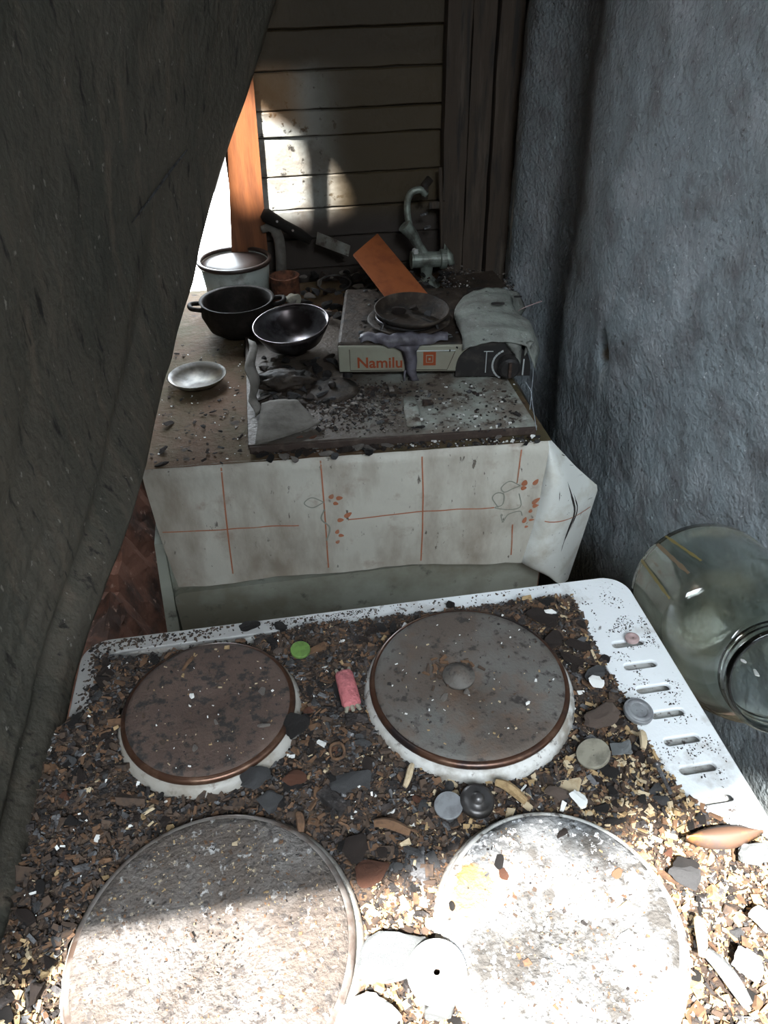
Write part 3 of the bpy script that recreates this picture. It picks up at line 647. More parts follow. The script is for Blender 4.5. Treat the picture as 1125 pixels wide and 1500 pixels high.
# variants shared by the pieces that can be picked out singly
def lump_mesh(name, m, seed, flat=0.6, ang=0.35, sub=2):
    rnd = random.Random(seed); bm = bmesh.new(); bmesh.ops.create_icosphere(bm, subdivisions=sub, radius=1)
    planes = [(Vector((rnd.gauss(0, 1), rnd.gauss(0, 1), rnd.gauss(0, 1))).normalized(), rnd.uniform(.38, .80)) for _ in range(9)]
    for v in bm.verts:
        for n_, d_ in planes:
            k = v.co.dot(n_)
            if k > d_: v.co -= n_ * (k - d_)
        v.co *= 1 + ang * .7 * noise.noise(v.co * 1.9 + Vector((seed, 0, 0))) + ang * .30 * noise.noise(v.co * 5.5 + Vector((seed, 0, 9)))
        v.co.z *= flat
    me = bpy.data.meshes.new(name); bm.to_mesh(me); bm.free(); setmats(me, m); return me
def chip_mesh(m, seed):
    st = random.getstate(); random.seed(seed); vv = chip_verts((0, 0, 0), 1.0, random.uniform(.25, .6), random.uniform(.12, .25), 0, 0, 0); random.setstate(st)
    me = bpy.data.meshes.new('wood_chip'); me.from_pydata([tuple(v) for v in vv], [], CF); me.update(); setmats(me, m); return me
chips = {k: [chip_mesh(CM[k], s * 11 + k) for s in range(5)] for k in (0, 1, 2, 3, 6)}
lumps = {k: [lump_mesh('charcoal_lump', M[k], s * 5 + 1) for s in range(5)] for k in ('char', 'char_brown', 'char_grey', 'rust', 'slate')}
PI_ = DB.matrix_basis.inverted()
def piece(me, name, p, sc, rot, parent=DB):
    o = link(name, me, parent); o.location = parent.matrix_basis.inverted() @ Vector(p); o.scale = sc if hasattr(sc, '__len__') else (sc, sc, sc); o.rotation_euler = rot; return o
cnt = 0
while cnt < 290:
    x = random.uniform(0.0, 0.5); y = random.uniform(-0.38, -0.018)
    if bed_mask(x, y) < .8 or on_plate(x, y, .008): continue
    k = 1 if random.random() < .35 else 0
    if random.random() > pale_prob(x, y) * 1.0: k = random.choice((2, 3, 3, 2, 6 if random.random() < .3 else 3))
    l = random.uniform(.004, .0095)
    piece(random.choice(chips[k]), 'wood_chip', (x, y, bed_h(x, y) + .0025), l, (random.uniform(-.5, .5), random.uniform(-.35, .35), random.uniform(0, 6.3))); cnt += 1
cnt = 0
while cnt < 210:
    x = random.uniform(0.0, 0.48); y = random.uniform(-0.38, -0.02)
    if bed_mask(x, y) < .8 or on_plate(x, y, .010): continue
    if pale_prob(x, y) > .6 and random.random() < .6: continue
    k = random.choice(('char', 'char_brown', 'char', 'char_brown', 'char_grey', 'rust' if random.random() < .35 else 'char_grey'))
    if x > .44: k = 'char'
    l = random.uniform(.0035, .008)
    if random.random() < .12: l *= 1.35
    piece(random.choice(lumps[k]), 'charcoal_lump', (x, y, bed_h(x, y) + l * .25), (l, l * random.uniform(.6, 1), l * random.uniform(.6, .9)), (random.uniform(-.4, .4), random.uniform(-.4, .4), random.uniform(0, 6.3))); cnt += 1

# ---- single things lying in the debris, each placed where it lies
def lump_thing(name, m, px, z, size, seed, label, cat, flat=.6, rot=0.0, ang=.35, sub=3, group=None):
    me = lump_mesh(name, m, seed, flat, ang, sub); p = P(*px, z)
    o = link(name, me); o.location = p; o.scale = size; o.rotation_euler = (0, 0, rot)
    return tag(o, label, cat, group)
zb = 0.861
lump_thing('stone', M['stone'], (882, 1050), .866, (.0165, .0125, .0105), 3, 'rounded brown stone beside the large rear hotplate and the grey button', 'stone', flat=.8, rot=.3)
lump_thing('charcoal_piece', M['char_grey'], (872, 987), .864, (.0145, .0065, .0065), 13, 'dark grey charcoal stick right of the large rear hotplate, just above the white flake', 'charcoal', rot=.25)
lump_thing('charcoal_piece', M['char_brown'], (792, 902), .864, (.015, .0095, .008), 14, 'flat brown charred piece behind the large rear hotplate near the back right corner', 'charcoal', rot=-.3)
lump_thing('charcoal_piece', M['char_brown'], (812, 938), .863, (.013, .009, .008), 15, 'brown charred slab touching the upper right rim of the large rear hotplate', 'charcoal', rot=.4)
lump_thing('charcoal_piece', M['char_brown'], (848, 945), .864, (.012, .008, .008), 19, 'brown charred chunk against the inner edge of the vent strip', 'charcoal', rot=-.5)
lump_thing('charcoal_piece', M['char_brown'], (840, 965), .863, (.012, .006, .006), 16, 'reddish brown charred splinter right of the large rear hotplate', 'charcoal', rot=-.7)
lump_thing('pebble', M['char'], (660, 886), .8545, (.005, .0045, .0055), 17, 'small black pebble perched on the rear rim of the stove', 'pebble', flat=1.0)
lump_thing('charcoal_piece', M['slate'], (906, 1096), .865, (.0095, .008, .009), 21, 'blue grey lump with an ashy top beside the khaki button', 'charcoal', flat=.9)
lump_thing('charcoal_piece', M['char'], (893, 1128), .862, (.008, .0055, .005), 22, 'black char piece tucked under the khaki button', 'charcoal', rot=-.6)
lump_thing('charcoal_piece', M['slate'], (578, 1397), .864, (.0245, .0155, .0075), 31, 'big slate grey charred slab between the two front hotplates', 'charcoal', flat=.75, rot=.25, ang=.2)
lump_thing('charcoal_piece', M['slate'], (616, 1428), .862, (.007, .0115, .006), 35, 'pale grey flake under the white washer', 'flake', flat=.7, rot=-.4)
lump_thing('charcoal_piece', M['slate'], (640, 1475), .864, (.011, .009, .008), 36, 'grey green stone below the white washer at the front', 'stone', flat=.8)
lump_thing('charcoal_piece', M['char_grey'], (1010, 1290), .864, (.014, .009, .006), 37, 'brownish grey flat piece in front of the amber shard', 'charcoal', rot=-.3)
lump_thing('charcoal_piece', M['char'], (1005, 1268), .864, (.010, .007, .006), 38, 'black charred lump left of the amber shard', 'charcoal', rot=.6)
lump_thing('charcoal_piece', M['slate'], (1112, 1248), .866, (.014, .010, .008), 39, 'blue grey lump at the right edge below the amber shard', 'charcoal', rot=.1)
lump_thing('charcoal_piece', M['char'], (432, 1068), .865, (.014, .013, .011), 41, 'black charcoal clump at the front right of the small brown hotplate', 'charcoal', flat=.8)
lump_thing('charcoal_piece', M['char_grey'], (372, 1138), .864, (.0125, .011, .009), 42, 'grey charcoal block in front of the small brown hotplate', 'charcoal', flat=.8)
lump_thing('charcoal_piece', M['char_grey'], (395, 1175), .863, (.0125, .010, .008), 43, 'dark grey charcoal block midway between the two left hotplates', 'charcoal', rot=.5, flat=.8)
lump_thing('charcoal_piece', M['rust'], (431, 1135), .862, (.012, .009, .005), 44, 'burnt orange clay piece between the left hotplates', 'clay piece', flat=.6)
lump_thing('charcoal_piece', M['char_grey'], (515, 1140), .863, (.016, .012, .009), 45, 'large flat grey charcoal block in the middle of the debris', 'charcoal', rot=.2)
lump_thing('charcoal_piece', M['rust'], (545, 1275), .862, (.013, .010, .007), 46, 'reddish brown charred chunk beside the front left hotplate', 'charcoal', rot=.8)
lump_thing('charcoal_piece', M['char_brown'], (520, 1240), .863, (.012, .011, .007), 47, 'dark brown chunk behind the reddish one near the front left hotplate', 'charcoal')
lump_thing('charcoal_piece', M['char'], (365, 915), .860, (.011, .007, .008), 48, 'black clump on the rear rim behind the small brown hotplate', 'charcoal')
lump_thing('charcoal_piece', M['char'], (410, 918), .860, (.007, .006, .006), 49, 'small black clump on the rear rim above the green button', 'charcoal')
lump_thing('pebble', M['slate'], (475, 953 - 8), .860, (.006, .005, .004), 50, 'grey pebble just left of the green button', 'pebble') if False else None
lump_thing('pebble', M['stone'], (410, 952), .861, (.0055, .005, .004), 51, 'small grey brown pebble left of the green button', 'pebble')
lump_thing('charcoal_piece', M['stone'], (818, 1160), .863, (.010, .007, .006), 52, 'olive brown pebble behind the ash covered front hotplate', 'pebble')
lump_thing('plaster_flake', M['white_chip'], (872, 1000), .868, (.0075, .0065, .003), 61, 'bright white plaster flake beside the large rear hotplate', 'flake', rot=.5)
lump_thing('plaster_flake', M['white_chip'], (807, 895), .868, (.006, .0045, .0025), 62, 'small white plaster flake near the back right corner', 'flake', rot=-.5)
lump_thing('plaster_flake', M['white_chip'], (845, 1168), .866, (.006, .009, .002), 63, 'white ash smear behind the front right hotplate', 'flake', rot=.4)
lump_thing('plaster_flake', M['white_chip'], (1118, 1340), .866, (.009, .012, .006), 64, 'white plaster lump at the right edge in front', 'flake', rot=.4)
lump_thing('plaster_flake', M['white_chip'], (1088, 1412), .866, (.010, .011, .006), 65, 'cream plaster lump near the front right', 'flake', rot=.2)
lump_thing('plaster_flake', M['white_chip'], (540, 1485), .864, (.022, .016, .007), 66, 'large pale ash lump at the front between the hotplates', 'ash lump', rot=.2)

def disc_thing(name, m, px, z, r, t, label, cat, holes=(), tilt=(0, 0), rz=0, dome=0.0):
    o = empty(name, P(*px, z), label, cat)
    me_loops = [[(r * math.cos(2 * math.pi * k / 36), r * math.sin(2 * math.pi * k / 36)) for k in range(36)]]
    for hx, hy, hr in holes: me_loops.append([(hx + hr * math.cos(2 * math.pi * k / 12), hy + hr * math.sin(2 * math.pi * k / 12)) for k in range(12)])
    d = curve_plate('disc', me_loops, -t / 2, t / 2, m, None, bevel=t * .2); d.parent = o
    if dome:
        bm = bmesh.new(); add_lathe(bm, [(r * (1 - dome) + t * .5 * math.cos(a), t * .35 + t * .4 * math.sin(a)) for a in [2 * math.pi * k / 10 for k in range(10)]], 36, close=True)
        from_bm('raised_rim', bm, m, o, smooth=True, local=True)
    o.rotation_euler = (tilt[0], tilt[1], rz); return o
disc_thing('button', M['grey_button'], (935, 1042), .866, .0106, .004, 'grey round button with two holes by the vent slots', 'button', holes=((-.0022, .0003, .0010), (.0022, -.0003, .0010)), tilt=(.10, .12), dome=.25)
disc_thing('button', M['khaki_button'], (869, 1104), .868, .0115, .0035, 'khaki button with two holes right of the large rear hotplate', 'button', holes=((.001, .0022, .0010), (-.0003, -.0022, .0010)), tilt=(-.05, -.35))
disc_thing('button', M['green'], (440, 952), .866, .0078, .003, 'small green plastic disc behind the left hotplates', 'disc', tilt=(.12, .05))
disc_thing('coin', M['grey_button'], (657, 1180), .866, .0095, .0022, 'dull grey coin left of the dark metal cap', 'coin', tilt=(.1, -.1))
disc_thing('washer', M['bone'], (640, 1424), .8715, .0165, .004, 'white washer with a central hole at the front between the hotplates', 'washer', holes=((0, 0, .0028),), tilt=(.10, -.12))
disc_thing('bead', M['twine'], (926, 935), .8535, .0055, .003, 'small pinkish glass ring on the first vent slot', 'ring', holes=((0, 0, .002),), dome=.3)
# dark domed metal cap
o = empty('domed_stud', P(699, 1173, .867), 'dark domed metal knob lying behind the front right hotplate', 'knob')
bm = bmesh.new(); add_lathe(bm, [(0, .0075), (.0026, .007), (.0042, .0045), (.0050, .0030), (.0085, .0032), (.0118, .0015), (.0122, -.002), (.0105, -.005), (0, -.005)], 40)
from_bm('cap', bm, M['dark_steel'], o, smooth=True, local=True)
o.rotation_euler = (.12, .05, 0)
# pink stub with pale frayed ends
a = P(503, 985, .866); b = P(516, 1035, .866)
o = empty('pink_stub', a.lerp(b, .5), 'pink plastic stub with pale ends left of the large rear hotplate', 'stub')
d = (b - a); L_ = d.length; d.normalize(); rot = d.to_track_quat('Z', 'Y').to_matrix().to_4x4()
bm = bmesh.new(); pts = [(0, -L_ / 2), (.0062, -L_ / 2), (.0075, -L_ / 2 + .003), (.0078, 0), (.0075, L_ / 2 - .003), (.006, L_ / 2), (0, L_ / 2)]
add_lathe(bm, pts, 20, rot @ Matrix.Scale(.7, 4, (0, 1, 0)))
for v in bm.verts: v.co *= 1 + .06 * noise.noise(v.co * 300)
from_bm('sleeve', bm, M['pink'], o, smooth=True, local=True)
for s in (-1, 1):
    for q in (-1, 0, 1):
        bm = bmesh.new(); base = rot @ Vector((q * .004, 0, s * L_ / 2 * .95)); tip = rot @ Vector((q * .0055, 0, s * (L_ / 2 + .004)))
        add_tube(bm, [base, tip], [.0022, .0013], 7); from_bm('frayed_end', bm, M['khaki_button'], o, local=True)
# amber shard (leaf of burnt veneer) at right
A = [P(*q, .872) for q in ((1003, 1228), (1030, 1214), (1075, 1208), (1118, 1218))]; Bq = [P(*q, .868) for q in ((1004, 1233), (1035, 1243), (1075, 1243), (1112, 1226))]
a = spline(A, 14); b = spline(Bq, 14); rows_ = [[p.lerp(q, t) + Vector((0, 0, .005 * math.sin(math.pi * t))) for t in (0, .2, .4, .6, .8, 1)] for p, q in zip(a, b)]
tag(grid_mesh('amber_shard', rows_, M['amber'], thick=.0014), 'brown amber pointed shard lying across the last vent slot', 'shard')
# rusty screw / spring in the chips
a = P(962, 1120, .868); b = P(983, 1162, .866); o = empty('screw', a.lerp(b, .5), 'thin ribbed screw stuck in the wood chips beside the vent strip', 'screw')
pts = [a + (b - a) * (k / 160) for k in range(161)]; ax = (b - a).normalized(); s1 = ax.cross(Vector((0, 0, 1))).normalized(); s2 = s1.cross(ax)
bm = bmesh.new(); add_tube(bm, [p + (s1 * math.cos(k * .9) + s2 * math.sin(k * .9)) * .0011 for k, p in enumerate(pts)], .0005, 5); add_tube(bm, [a, b], .0011, 8)
from_bm('thread', bm, M['char_grey'], o)
bm = bmesh.new(); add_lathe(bm, [(0, .001), (.003, .0006), (.0034, -.0004), (.0012, -.002)], 16, Matrix.Translation(a) @ (-ax).to_track_quat('Z', 'Y').to_matrix().to_4x4()); from_bm('head', bm, M['dark_steel'], o, smooth=True)
# burnt stick at the front right, a splinter and pale curls
def stick(name, m, a, b, z, r, label, cat, bend=.001):
    a = P(*a, z); b = P(*b, z - .001); bm = bmesh.new(); n = 12; pts = []; rr = []
    for k in range(n + 1):
        t = k / n; pts.append(a.lerp(b, t) + Vector((bend * math.sin(3 * t), bend * math.sin(5 * t), .001 * math.sin(4 * t)))); rr.append(r * (.75 + .35 * math.sin(math.pi * t) + .15 * noise.noise(Vector((k, r * 1e4, 0)))))
    add_tube(bm, pts, rr, 7); return tag(from_bm(name, bm, m), label, cat)
stick('burnt_stick', M['slate'], (1035, 1395), (1095, 1470), .868, .0042, 'ashy grey burnt stick at the front right', 'stick')
stick('wood_splinter', M['chip2'], (1022, 1345), (1028, 1398), .869, .0030, 'pale upright wood splinter left of the burnt stick', 'splinter')
stick('wood_splinter', M['chip1'], (726, 1146), (770, 1172), .867, .0034, 'straw coloured twig behind the front right hotplate', 'twig')
stick('wood_splinter', M['chip2'], (940, 1072), (941, 1094), .868, .0026, 'short pale upright chip in front of the grey button', 'chip')
stick('wood_splinter', M['chip2'], (604, 1120), (592, 1150), .867, .0024, 'pale square splinter in front of the large rear hotplate', 'splinter')
stick('wood_splinter', M['chip3'], (548, 1206), (600, 1216), .866, .0034, 'tan curled wood piece between the rear and front hotplates', 'wood piece')
stick('wood_splinter', M['chip3'], (436, 1192), (440, 1216), .866, .0028, 'tan stub of wood at the edge of the front left hotplate', 'wood piece')
stick('wood_splinter', M['chip3'], (268, 982), (282, 960), .870, .0016, 'thin tan splinter on the small brown hotplate', 'splinter')
# rubber ring
bm = bmesh.new(); c = P(494, 1100, .864); pts = [c + Vector((.0052 * math.cos(t), .0075 * math.sin(t), .0008 * math.sin(3 * t))) for t in [2 * math.pi * k / 24 for k in range(25)]]
add_tube(bm, pts, .0011, 6, cap=False); tag(from_bm('rubber_ring', bm, M['chip3']), 'thin brown loop left in front of the large rear hotplate', 'ring')
# flakes on the hotplates
for (u, v, s, mt, lb) in ((384, 1012, .0065, 'pale_ash', 'pale oval flake at the right of the small brown hotplate'), (386, 1062, .0050, 'pale_ash', 'pale flake near the front rim of the small brown hotplate'), (281, 1019, .0032, 'white_chip', 'white speck in the middle of the small brown hotplate'), (317, 1058, .0035, 'pale_ash', 'small light flake on the front half of the small brown hotplate'), (285, 1095, .0045, 'pale_ash', 'curled light flake near the front of the small brown hotplate'),
                      (652, 1022, .0050, 'pale_ash', 'tan flake in front of the domed cap'), (684, 1014, .0042, 'pale_ash', 'small tan flake right in front of the domed cap'), (773, 1030, .0030, 'white_chip', 'white speck at the right of the large rear hotplate'), (716, 1215, .0045, 'char', 'black crumb at the back of the ash covered hotplate') if False else (738, 1282, .0055, 'rust', 'orange scorched crumb on the ash covered hotplate'), (822, 1220, .0055, 'char_brown', 'reddish brown crumb at the back of the ash covered hotplate'), (733, 1262, .0060, 'char', 'black char patch on the ash covered hotplate'), (662, 1328, .0035, 'char', 'small black lump on the left rim of the ash covered hotplate'), (916, 1372, .0065, 'white_chip', 'white torn flake at the right of the ash covered hotplate'), (903, 1282, .0055, 'chip3', 'tan flake at the upper right of the ash covered hotplate'), (920, 1330, .008, 'chip1', 'straw bark piece on the right of the ash covered hotplate')):
    lump_thing('flake', M[mt], (u, v), .8712, (s, s * .6, .0015), int(u), lb, 'flake', flat=.8, rot=u * .7, sub=2)
# clump of chips round the domed cap
for k in range(26):
    a = random.uniform(0, 6.28); r = random.uniform(.011, .027); p = c0 + Vector((r * math.cos(a), abs(r * math.sin(a)) * (1 if random.random() < .8 else -1), 0))
    piece(random.choice(chips[random.choice((2, 3, 3))]), 'wood_chip', (p.x, p.y, .8715), random.uniform(.003, .008), (random.uniform(-.2, .2), random.uniform(-.2, .2), a * 3))

# ------------------------------------------------------------------ cabinet with oilcloth
CT = 0.80
CB = empty('base_cabinet', (0.27, 0.65, 0), 'white sooty base cabinet under the grid patterned oilcloth behind the stove', 'cabinet')
bm = bmesh.new(); add_box(bm, (0.27, 0.655, 0.40), (0.532, 0.60, 0.788), bevel=.004); from_bm('carcass', bm, M['cabinet'], CB)
def front_x(px, v): return PY(px, v, .342)
cl = PY(262, 900, .343).x; cr_ = PY(790, 830, .343).x
bm = bmesh.new(); lo = rrect(cl, 0.12, cr_, PY(700, 818, .343).z + .002, 0.014)
f0 = [bm.verts.new((x, 0.342, z)) for x, z in lo]; f1 = [bm.verts.new((x + (0.27 - x) * -.01, 0.356, z)) for x, z in lo]; bm.faces.new(f0)
for k in range(len(lo)): bm.faces.new((f0[k], f0[(k + 1) % len(lo)], f1[(k + 1) % len(lo)], f1[k]))
dr = from_bm('door', bm, M['cabinet'], CB)
bm = bmesh.new(); add_box(bm, ((cr_ + .532) / 2 + .004, .352, .38), (.532 - cr_, .010, .74)); from_bm('side_stile', bm, M['redbrick'], CB)
# narrow loose board standing at the cabinet's left side
V = [PY(226, 797, .345), PY(240, 797, .345), PY(262, 915, .345), PY(244, 918, .345)]
bm = bmesh.new(); a_ = [bm.verts.new(v) for v in (V[0], V[1], V[2] + (V[2] - V[1]) * 3.0, V[3] + (V[3] - V[0]) * 3.0)]; b_ = [bm.verts.new(v.co + Vector((-.01, .25, 0))) for v in a_]
bm.faces.new(a_); bm.faces.new(list(reversed(b_)))
for j in range(4): bm.faces.new((a_[j], b_[j], b_[(j + 1) % 4], a_[(j + 1) % 4]))
tag(from_bm('side_board', bm, M['cabinet']), 'narrow grey board standing against the left side of the cabinet', 'board')

OC = empty('oilcloth', (0.27, 0.6, CT), 'scorched oilcloth over the cabinet, brown on top with an orange grid hanging in front', 'tablecloth')
def edge_y(x): return 0.346 - 0.030 * (x / 0.54)
rows_ = []
for j in range(60):
    t = j / 59; row = []
    for i in range(70):
        x = 0.004 + 0.541 * i / 69; y = edge_y(x) + (0.965 - edge_y(x)) * t
        z = CT + 0.0035 + 0.0012 * noise.noise(Vector((x * 20, y * 20, 0))) + 0.0006 * noise.noise(Vector((x * 60, y * 60, 0)))
        row.append(Vector((x, y, z)))
    rows_.append(row)
top = grid_mesh('cloth_top', rows_, M['cloth_top'], OC, thick=0.0)
# front drop
def D(u, w_):
    """u along the front 0..1, w 0 (edge) .. 1 (hem)"""
    x = 0.005 + 0.537 * u; lx = PY(262, 865, .33).x
    ysag = edge_y(x); zb_ = 0.603 - 0.004 * math.sin(u * 9) - 0.006 * (u > .95) * (u - .95) * 20
    x2 = lx + (0.520 - lx) * u
    xx = x + (x2 - x) * w_
    bulge = 0.010 * math.sin(math.pi * min(1, w_ * 1.05)) + 0.004 * math.sin(u * 14 + 1) * w_ + 0.006 * w_
    z = CT + 0.0035 + (zb_ - CT) * w_
    y = ysag - 0.002 - bulge
    if w_ < 0.04: y += 0.006 * (1 - w_ / 0.04) ** 2
    return Vector((xx, y + 0.002 * noise.noise(Vector((u * 16, w_ * 5, 0))), z))
rows_ = [[D(i / 80, j / 24) for i in range(81)] for j in range(25)]
grid_mesh('cloth_front', rows_, M['cloth_front'], OC)
# flared corner fold
crease = spline([D(1, 0), D(1, .3), D(1, .65), D(1, 1.0), PY(797, 836, .315)], 26)
_o = [D(1, 0) + Vector((.002, .004, 0)), PY(844, 684, .325), PY(877, 713, .335), PY(856, 778, .325), PY(832, 849, .318)]
outer = [_o[min(3, int(k / 25 * 4))].lerp(_o[min(3, int(k / 25 * 4)) + 1], k / 25 * 4 - min(3, int(k / 25 * 4))) for k in range(26)]
rows_ = []
for k, (a, b) in enumerate(zip(crease, outer)):
    row = []
    for j in range(18):
        t = j / 17; p = a.lerp(b, t); s = min(1, k / 6)
        row.append(p + Vector((0, -.020 * s * math.sin(math.pi * t ** .75) + .006 * s * math.exp(-(t / .08) ** 2), 0)))
    rows_.append(row)
fl = grid_mesh('corner_fold', rows_, M['cloth_fold_lit'], OC); fl['label'] = 'folded corner painted in a brighter lit white'
fold_rows = rows_
def Ff(a, b):
    k = a * 25; i = min(24, int(k)); j = b * 17; jj = min(16, int(j)); f = k - i; g = j - jj
    R2 = fold_rows; p = R2[i][jj].lerp(R2[i][jj + 1], g).lerp(R2[i + 1][jj].lerp(R2[i + 1][jj + 1], g), f); return p + Vector((0, -.0008, 0))
# side drop at right
rows_ = [[Vector((0.546 + .003 * math.sin(y * 30), y, CT + .0035 - .17 * j / 8)) for y in [.325 + .64 * i / 30 for i in range(31)]] for j in range(9)]
grid_mesh('cloth_side', rows_, M['cloth_front'], OC)
rows_ = [[Vector((0.002 - .02 * j / 8 * math.sin(i * .1), y, CT + .0035 - .03 * j / 8)) for i, y in enumerate([.345 + .6 * i / 30 for i in range(31)])] for j in range(9)]
grid_mesh('cloth_side', rows_, M['cloth_top'], OC)
# printed grid and flowers (flat print lying on the drop)
def strip(pts, wd, m, name='printed_line'):
    V = []; Fc = []
    for i, p in enumerate(pts):
        t = (pts[min(i + 1, len(pts) - 1)] - pts[max(i - 1, 0)]).normalized(); s = t.cross(Vector((0, -1, 0))).normalized() * wd / 2
        V += [p - s, p + s]
        if i: Fc.append((2 * i - 2, 2 * i - 1, 2 * i + 1, 2 * i))
    return from_py(name, V, Fc, m, OC)
def Dp(u, w_): return D(u, w_) + Vector((0, -.0008, 0))
def uof(px, v): return (PY(px, v, .33).x - 0.005) / 0.537
def inv(u_px, v_px):
    """surface point of the front drop seen at a photo position"""
    best = None
    for a in range(0, 101):
        for b in range(0, 51):
            p = D(a / 100, b / 50); q = MW.transposed() @ (p - CAM); d = (562.5 + F * q.x / -q.z - u_px) ** 2 + (750 - F * q.y / -q.z - v_px) ** 2
            if best is None or d < best[0]: best = (d, a / 100, b / 50)
    return best[1], best[2]
for (a, b) in (((322, 684), (343, 840)), ((472, 675), (481, 832)), ((618, 668), (617, 822)), ((761, 656), (757, 708)), ((751, 768), (749, 814))):
    (u0, w0), (u1, w1) = inv(*a), inv(*b); strip([Dp(u0 + (u1 - u0) * t / 16, w0 + (w1 - w0) * t / 16) for t in range(17)], .0020, M['print'])
for (a, b) in (((240, 780), (440, 768)), ((512, 762), (722, 744)), ((778, 737), (797, 742))):
    (u0, w0), (u1, w1) = inv(*a), inv(*b); strip([Dp(u0 + (u1 - u0) * t / 24, w0 + (w1 - w0) * t / 24) for t in range(25)], .0018, M['print'])
strip([Ff(.46 + .13 * t / 12, .12 + .82 * t / 12) for t in range(13)], .0018, M['print'])
def petal(u, v, r1, r2, ang, m):
    a, b = inv(u, v); c = Dp(a, b); V = [c + Vector((0, -.0004, 0))]; n = 12
    for k in range(n):
        t = 2 * math.pi * k / n; x = r1 * math.cos(t); z = r2 * math.sin(t) * (1 - .35 * math.cos(t))
        V.append(c + Vector((x * math.cos(ang) - z * math.sin(ang), -.0004, x * math.sin(ang) + z * math.cos(ang))))
    return from_py('printed_petal', V, [(0, 1 + k, 1 + (k + 1) % n) for k in range(n)], m, OC)
for (u, v, a1, a2, an) in ((768, 706, .0050, .0042, 1.4), (782, 706, .0055, .0035, 1.0), (769, 716, .0042, .0034, 0), (785, 732, .0068, .0034, .7), (783, 740, .0040, .0034, 0), (776, 748, .0034, .0028, 1.5), (779, 760, .0042, .0020, 0), (769, 763, .0055, .0030, 1.3), (772, 771, .0028, .0022, 0),
                          (484, 728, .0042, .0034, 1), (499, 728, .0046, .0034, 0), (490, 736, .0038, .0028, -.4), (508, 752, .0062, .0036, .6), (500, 762, .0045, .0034, 0), (495, 778, .0040, .0028, 1.2), (500, 784, .0040, .0028, -.3), (493, 792, .0034, .0026, .8)):
    petal(u, v, a1, a2, an, M['print'])
def curl(pts, wd=.0016):
    uv = [inv(*p) for p in pts]; q = spline([Vector((a, b, 0)) for a, b in uv], 30); strip([Dp(p.x, p.y) + Vector((0, -.0002, 0)) for p in q], wd, M['print_grey'], 'printed_outline')
curl([(760, 712), (745, 706), (733, 712), (738, 722), (752, 716), (762, 712)]); curl([(728, 742), (722, 730), (730, 722), (740, 726), (736, 738), (726, 744), (745, 744), (762, 740), (762, 722)]); curl([(735, 752), (738, 764), (745, 752), (760, 748), (764, 756)])
curl([(474, 736), (456, 728), (446, 736), (456, 742), (472, 736)])
curl([(478, 745), (470, 760), (482, 772), (478, 790)], .0022)
# tears in the fold
def blade(t0, b0, t1, b1, wd):
    pts = [Ff(t0 + (t1 - t0) * k / 14, b0 + (b1 - b0) * k / 14) + Vector((0, -.0004, 0)) for k in range(15)]
    V = []; Fc = []
    for i, p in enumerate(pts):
        s = Vector((1, 0, 0)) * wd * math.sin(math.pi * i / 14) * (.7 + .5 * noise.noise(Vector((i * 1.3, t0, 0)))); V += [p - s, p + s]
        if i: Fc.append((2 * i - 2, 2 * i - 1, 2 * i + 1, 2 * i))
    from_py('scorched_tear', V, Fc, M['char'], OC)
blade(.25, .60, .74, .55, .0022); blade(.36, .64, .62, .60, .0012); blade(.5, .80, .53, .92, .001); blade(.28, .35, .35, .33, .0006)
for t in (.12, .2, .3): blade(t, .9, t + .03, .99, .0015)

# ------------------------------------------------------------------ things on the cabinet
TZ = CT + 0.005
# slab under the camping stove
def slab_pt(u, v, z): return P(u, v, z)
q = [P(366, 664, TZ), P(784, 634, TZ), P(738, 562, TZ + .012), P(372, 590, TZ + .012)]
x0, x1 = q[0].x, q[1].x; y0 = q[0].y + .002; y0r = q[1].y
SB = empty('stone_slab', ((x0 + x1) / 2, .5, TZ), 'ashy grey green slab on the oilcloth under the camping stove', 'slab')
lo = [(x0, y0), (x1, y0r), (x1 - .002, .775), (x0, .775)]
curve_plate('slab_plate', [[(x, y) for x, y in lo]], TZ + .0045, TZ + .012, M['slab'], SB, bevel=.001)
lo2 = [(x0 + .003, y0 + .003), (x1 - .003, y0r + .003), (x1 - .004, .772), (x0 + .003, .772)]
curve_plate('slab_underside', [lo2], TZ, TZ + .0045, M['slab_edge'], SB)
# thin dark strip forming the scorched front lip
bm = bmesh.new(); d_ = Vector((x1 - x0, y0r - y0, 0)); L_ = d_.length
add_box(bm, ((x0 + x1) / 2, (y0 + y0r) / 2 - .002, TZ + .0056), (L_ * .998, .006, .0105), Matrix.Rotation(math.atan2(d_.y, d_.x), 3, 'Z'), bevel=.001); from_bm('front_lip', bm, M['slab_edge'], SB)
SZ = TZ + .012

# ---- camping stove
g0 = P(498, 551, SZ + .004); g1 = P(768, 548, SZ + .004); ang = math.atan2(g1.y - g0.y, g1.x - g0.x); GL = (g1 - g0).length
GS = empty('camping_stove', (g0.x, g0.y, SZ), 'portable gas camping stove with cream front and half melted grey cover on the slab', 'camping stove', rz=ang)
print('GAS', g0, g1, math.degrees(ang), GL)
GH = .052; GD = .215
bpy.context.view_layer.update()
def G(bm, name, m, parent=None, smooth=False): return from_bm(name, bm, m, parent or GS, smooth, local=True)
bm = bmesh.new(); add_box(bm, (GL * .37, GD / 2, GH / 2 + .006), (GL * .75, GD, GH - .002), bevel=.005); G(bm, 'casing', M['dusty_dark'])
bm = bmesh.new(); add_box(bm, (GL * .37, -.0016, GH / 2 + .007), (GL * .74, .005, GH * .80), bevel=.0018); fp = G(bm, 'front_plate', M['cream'])
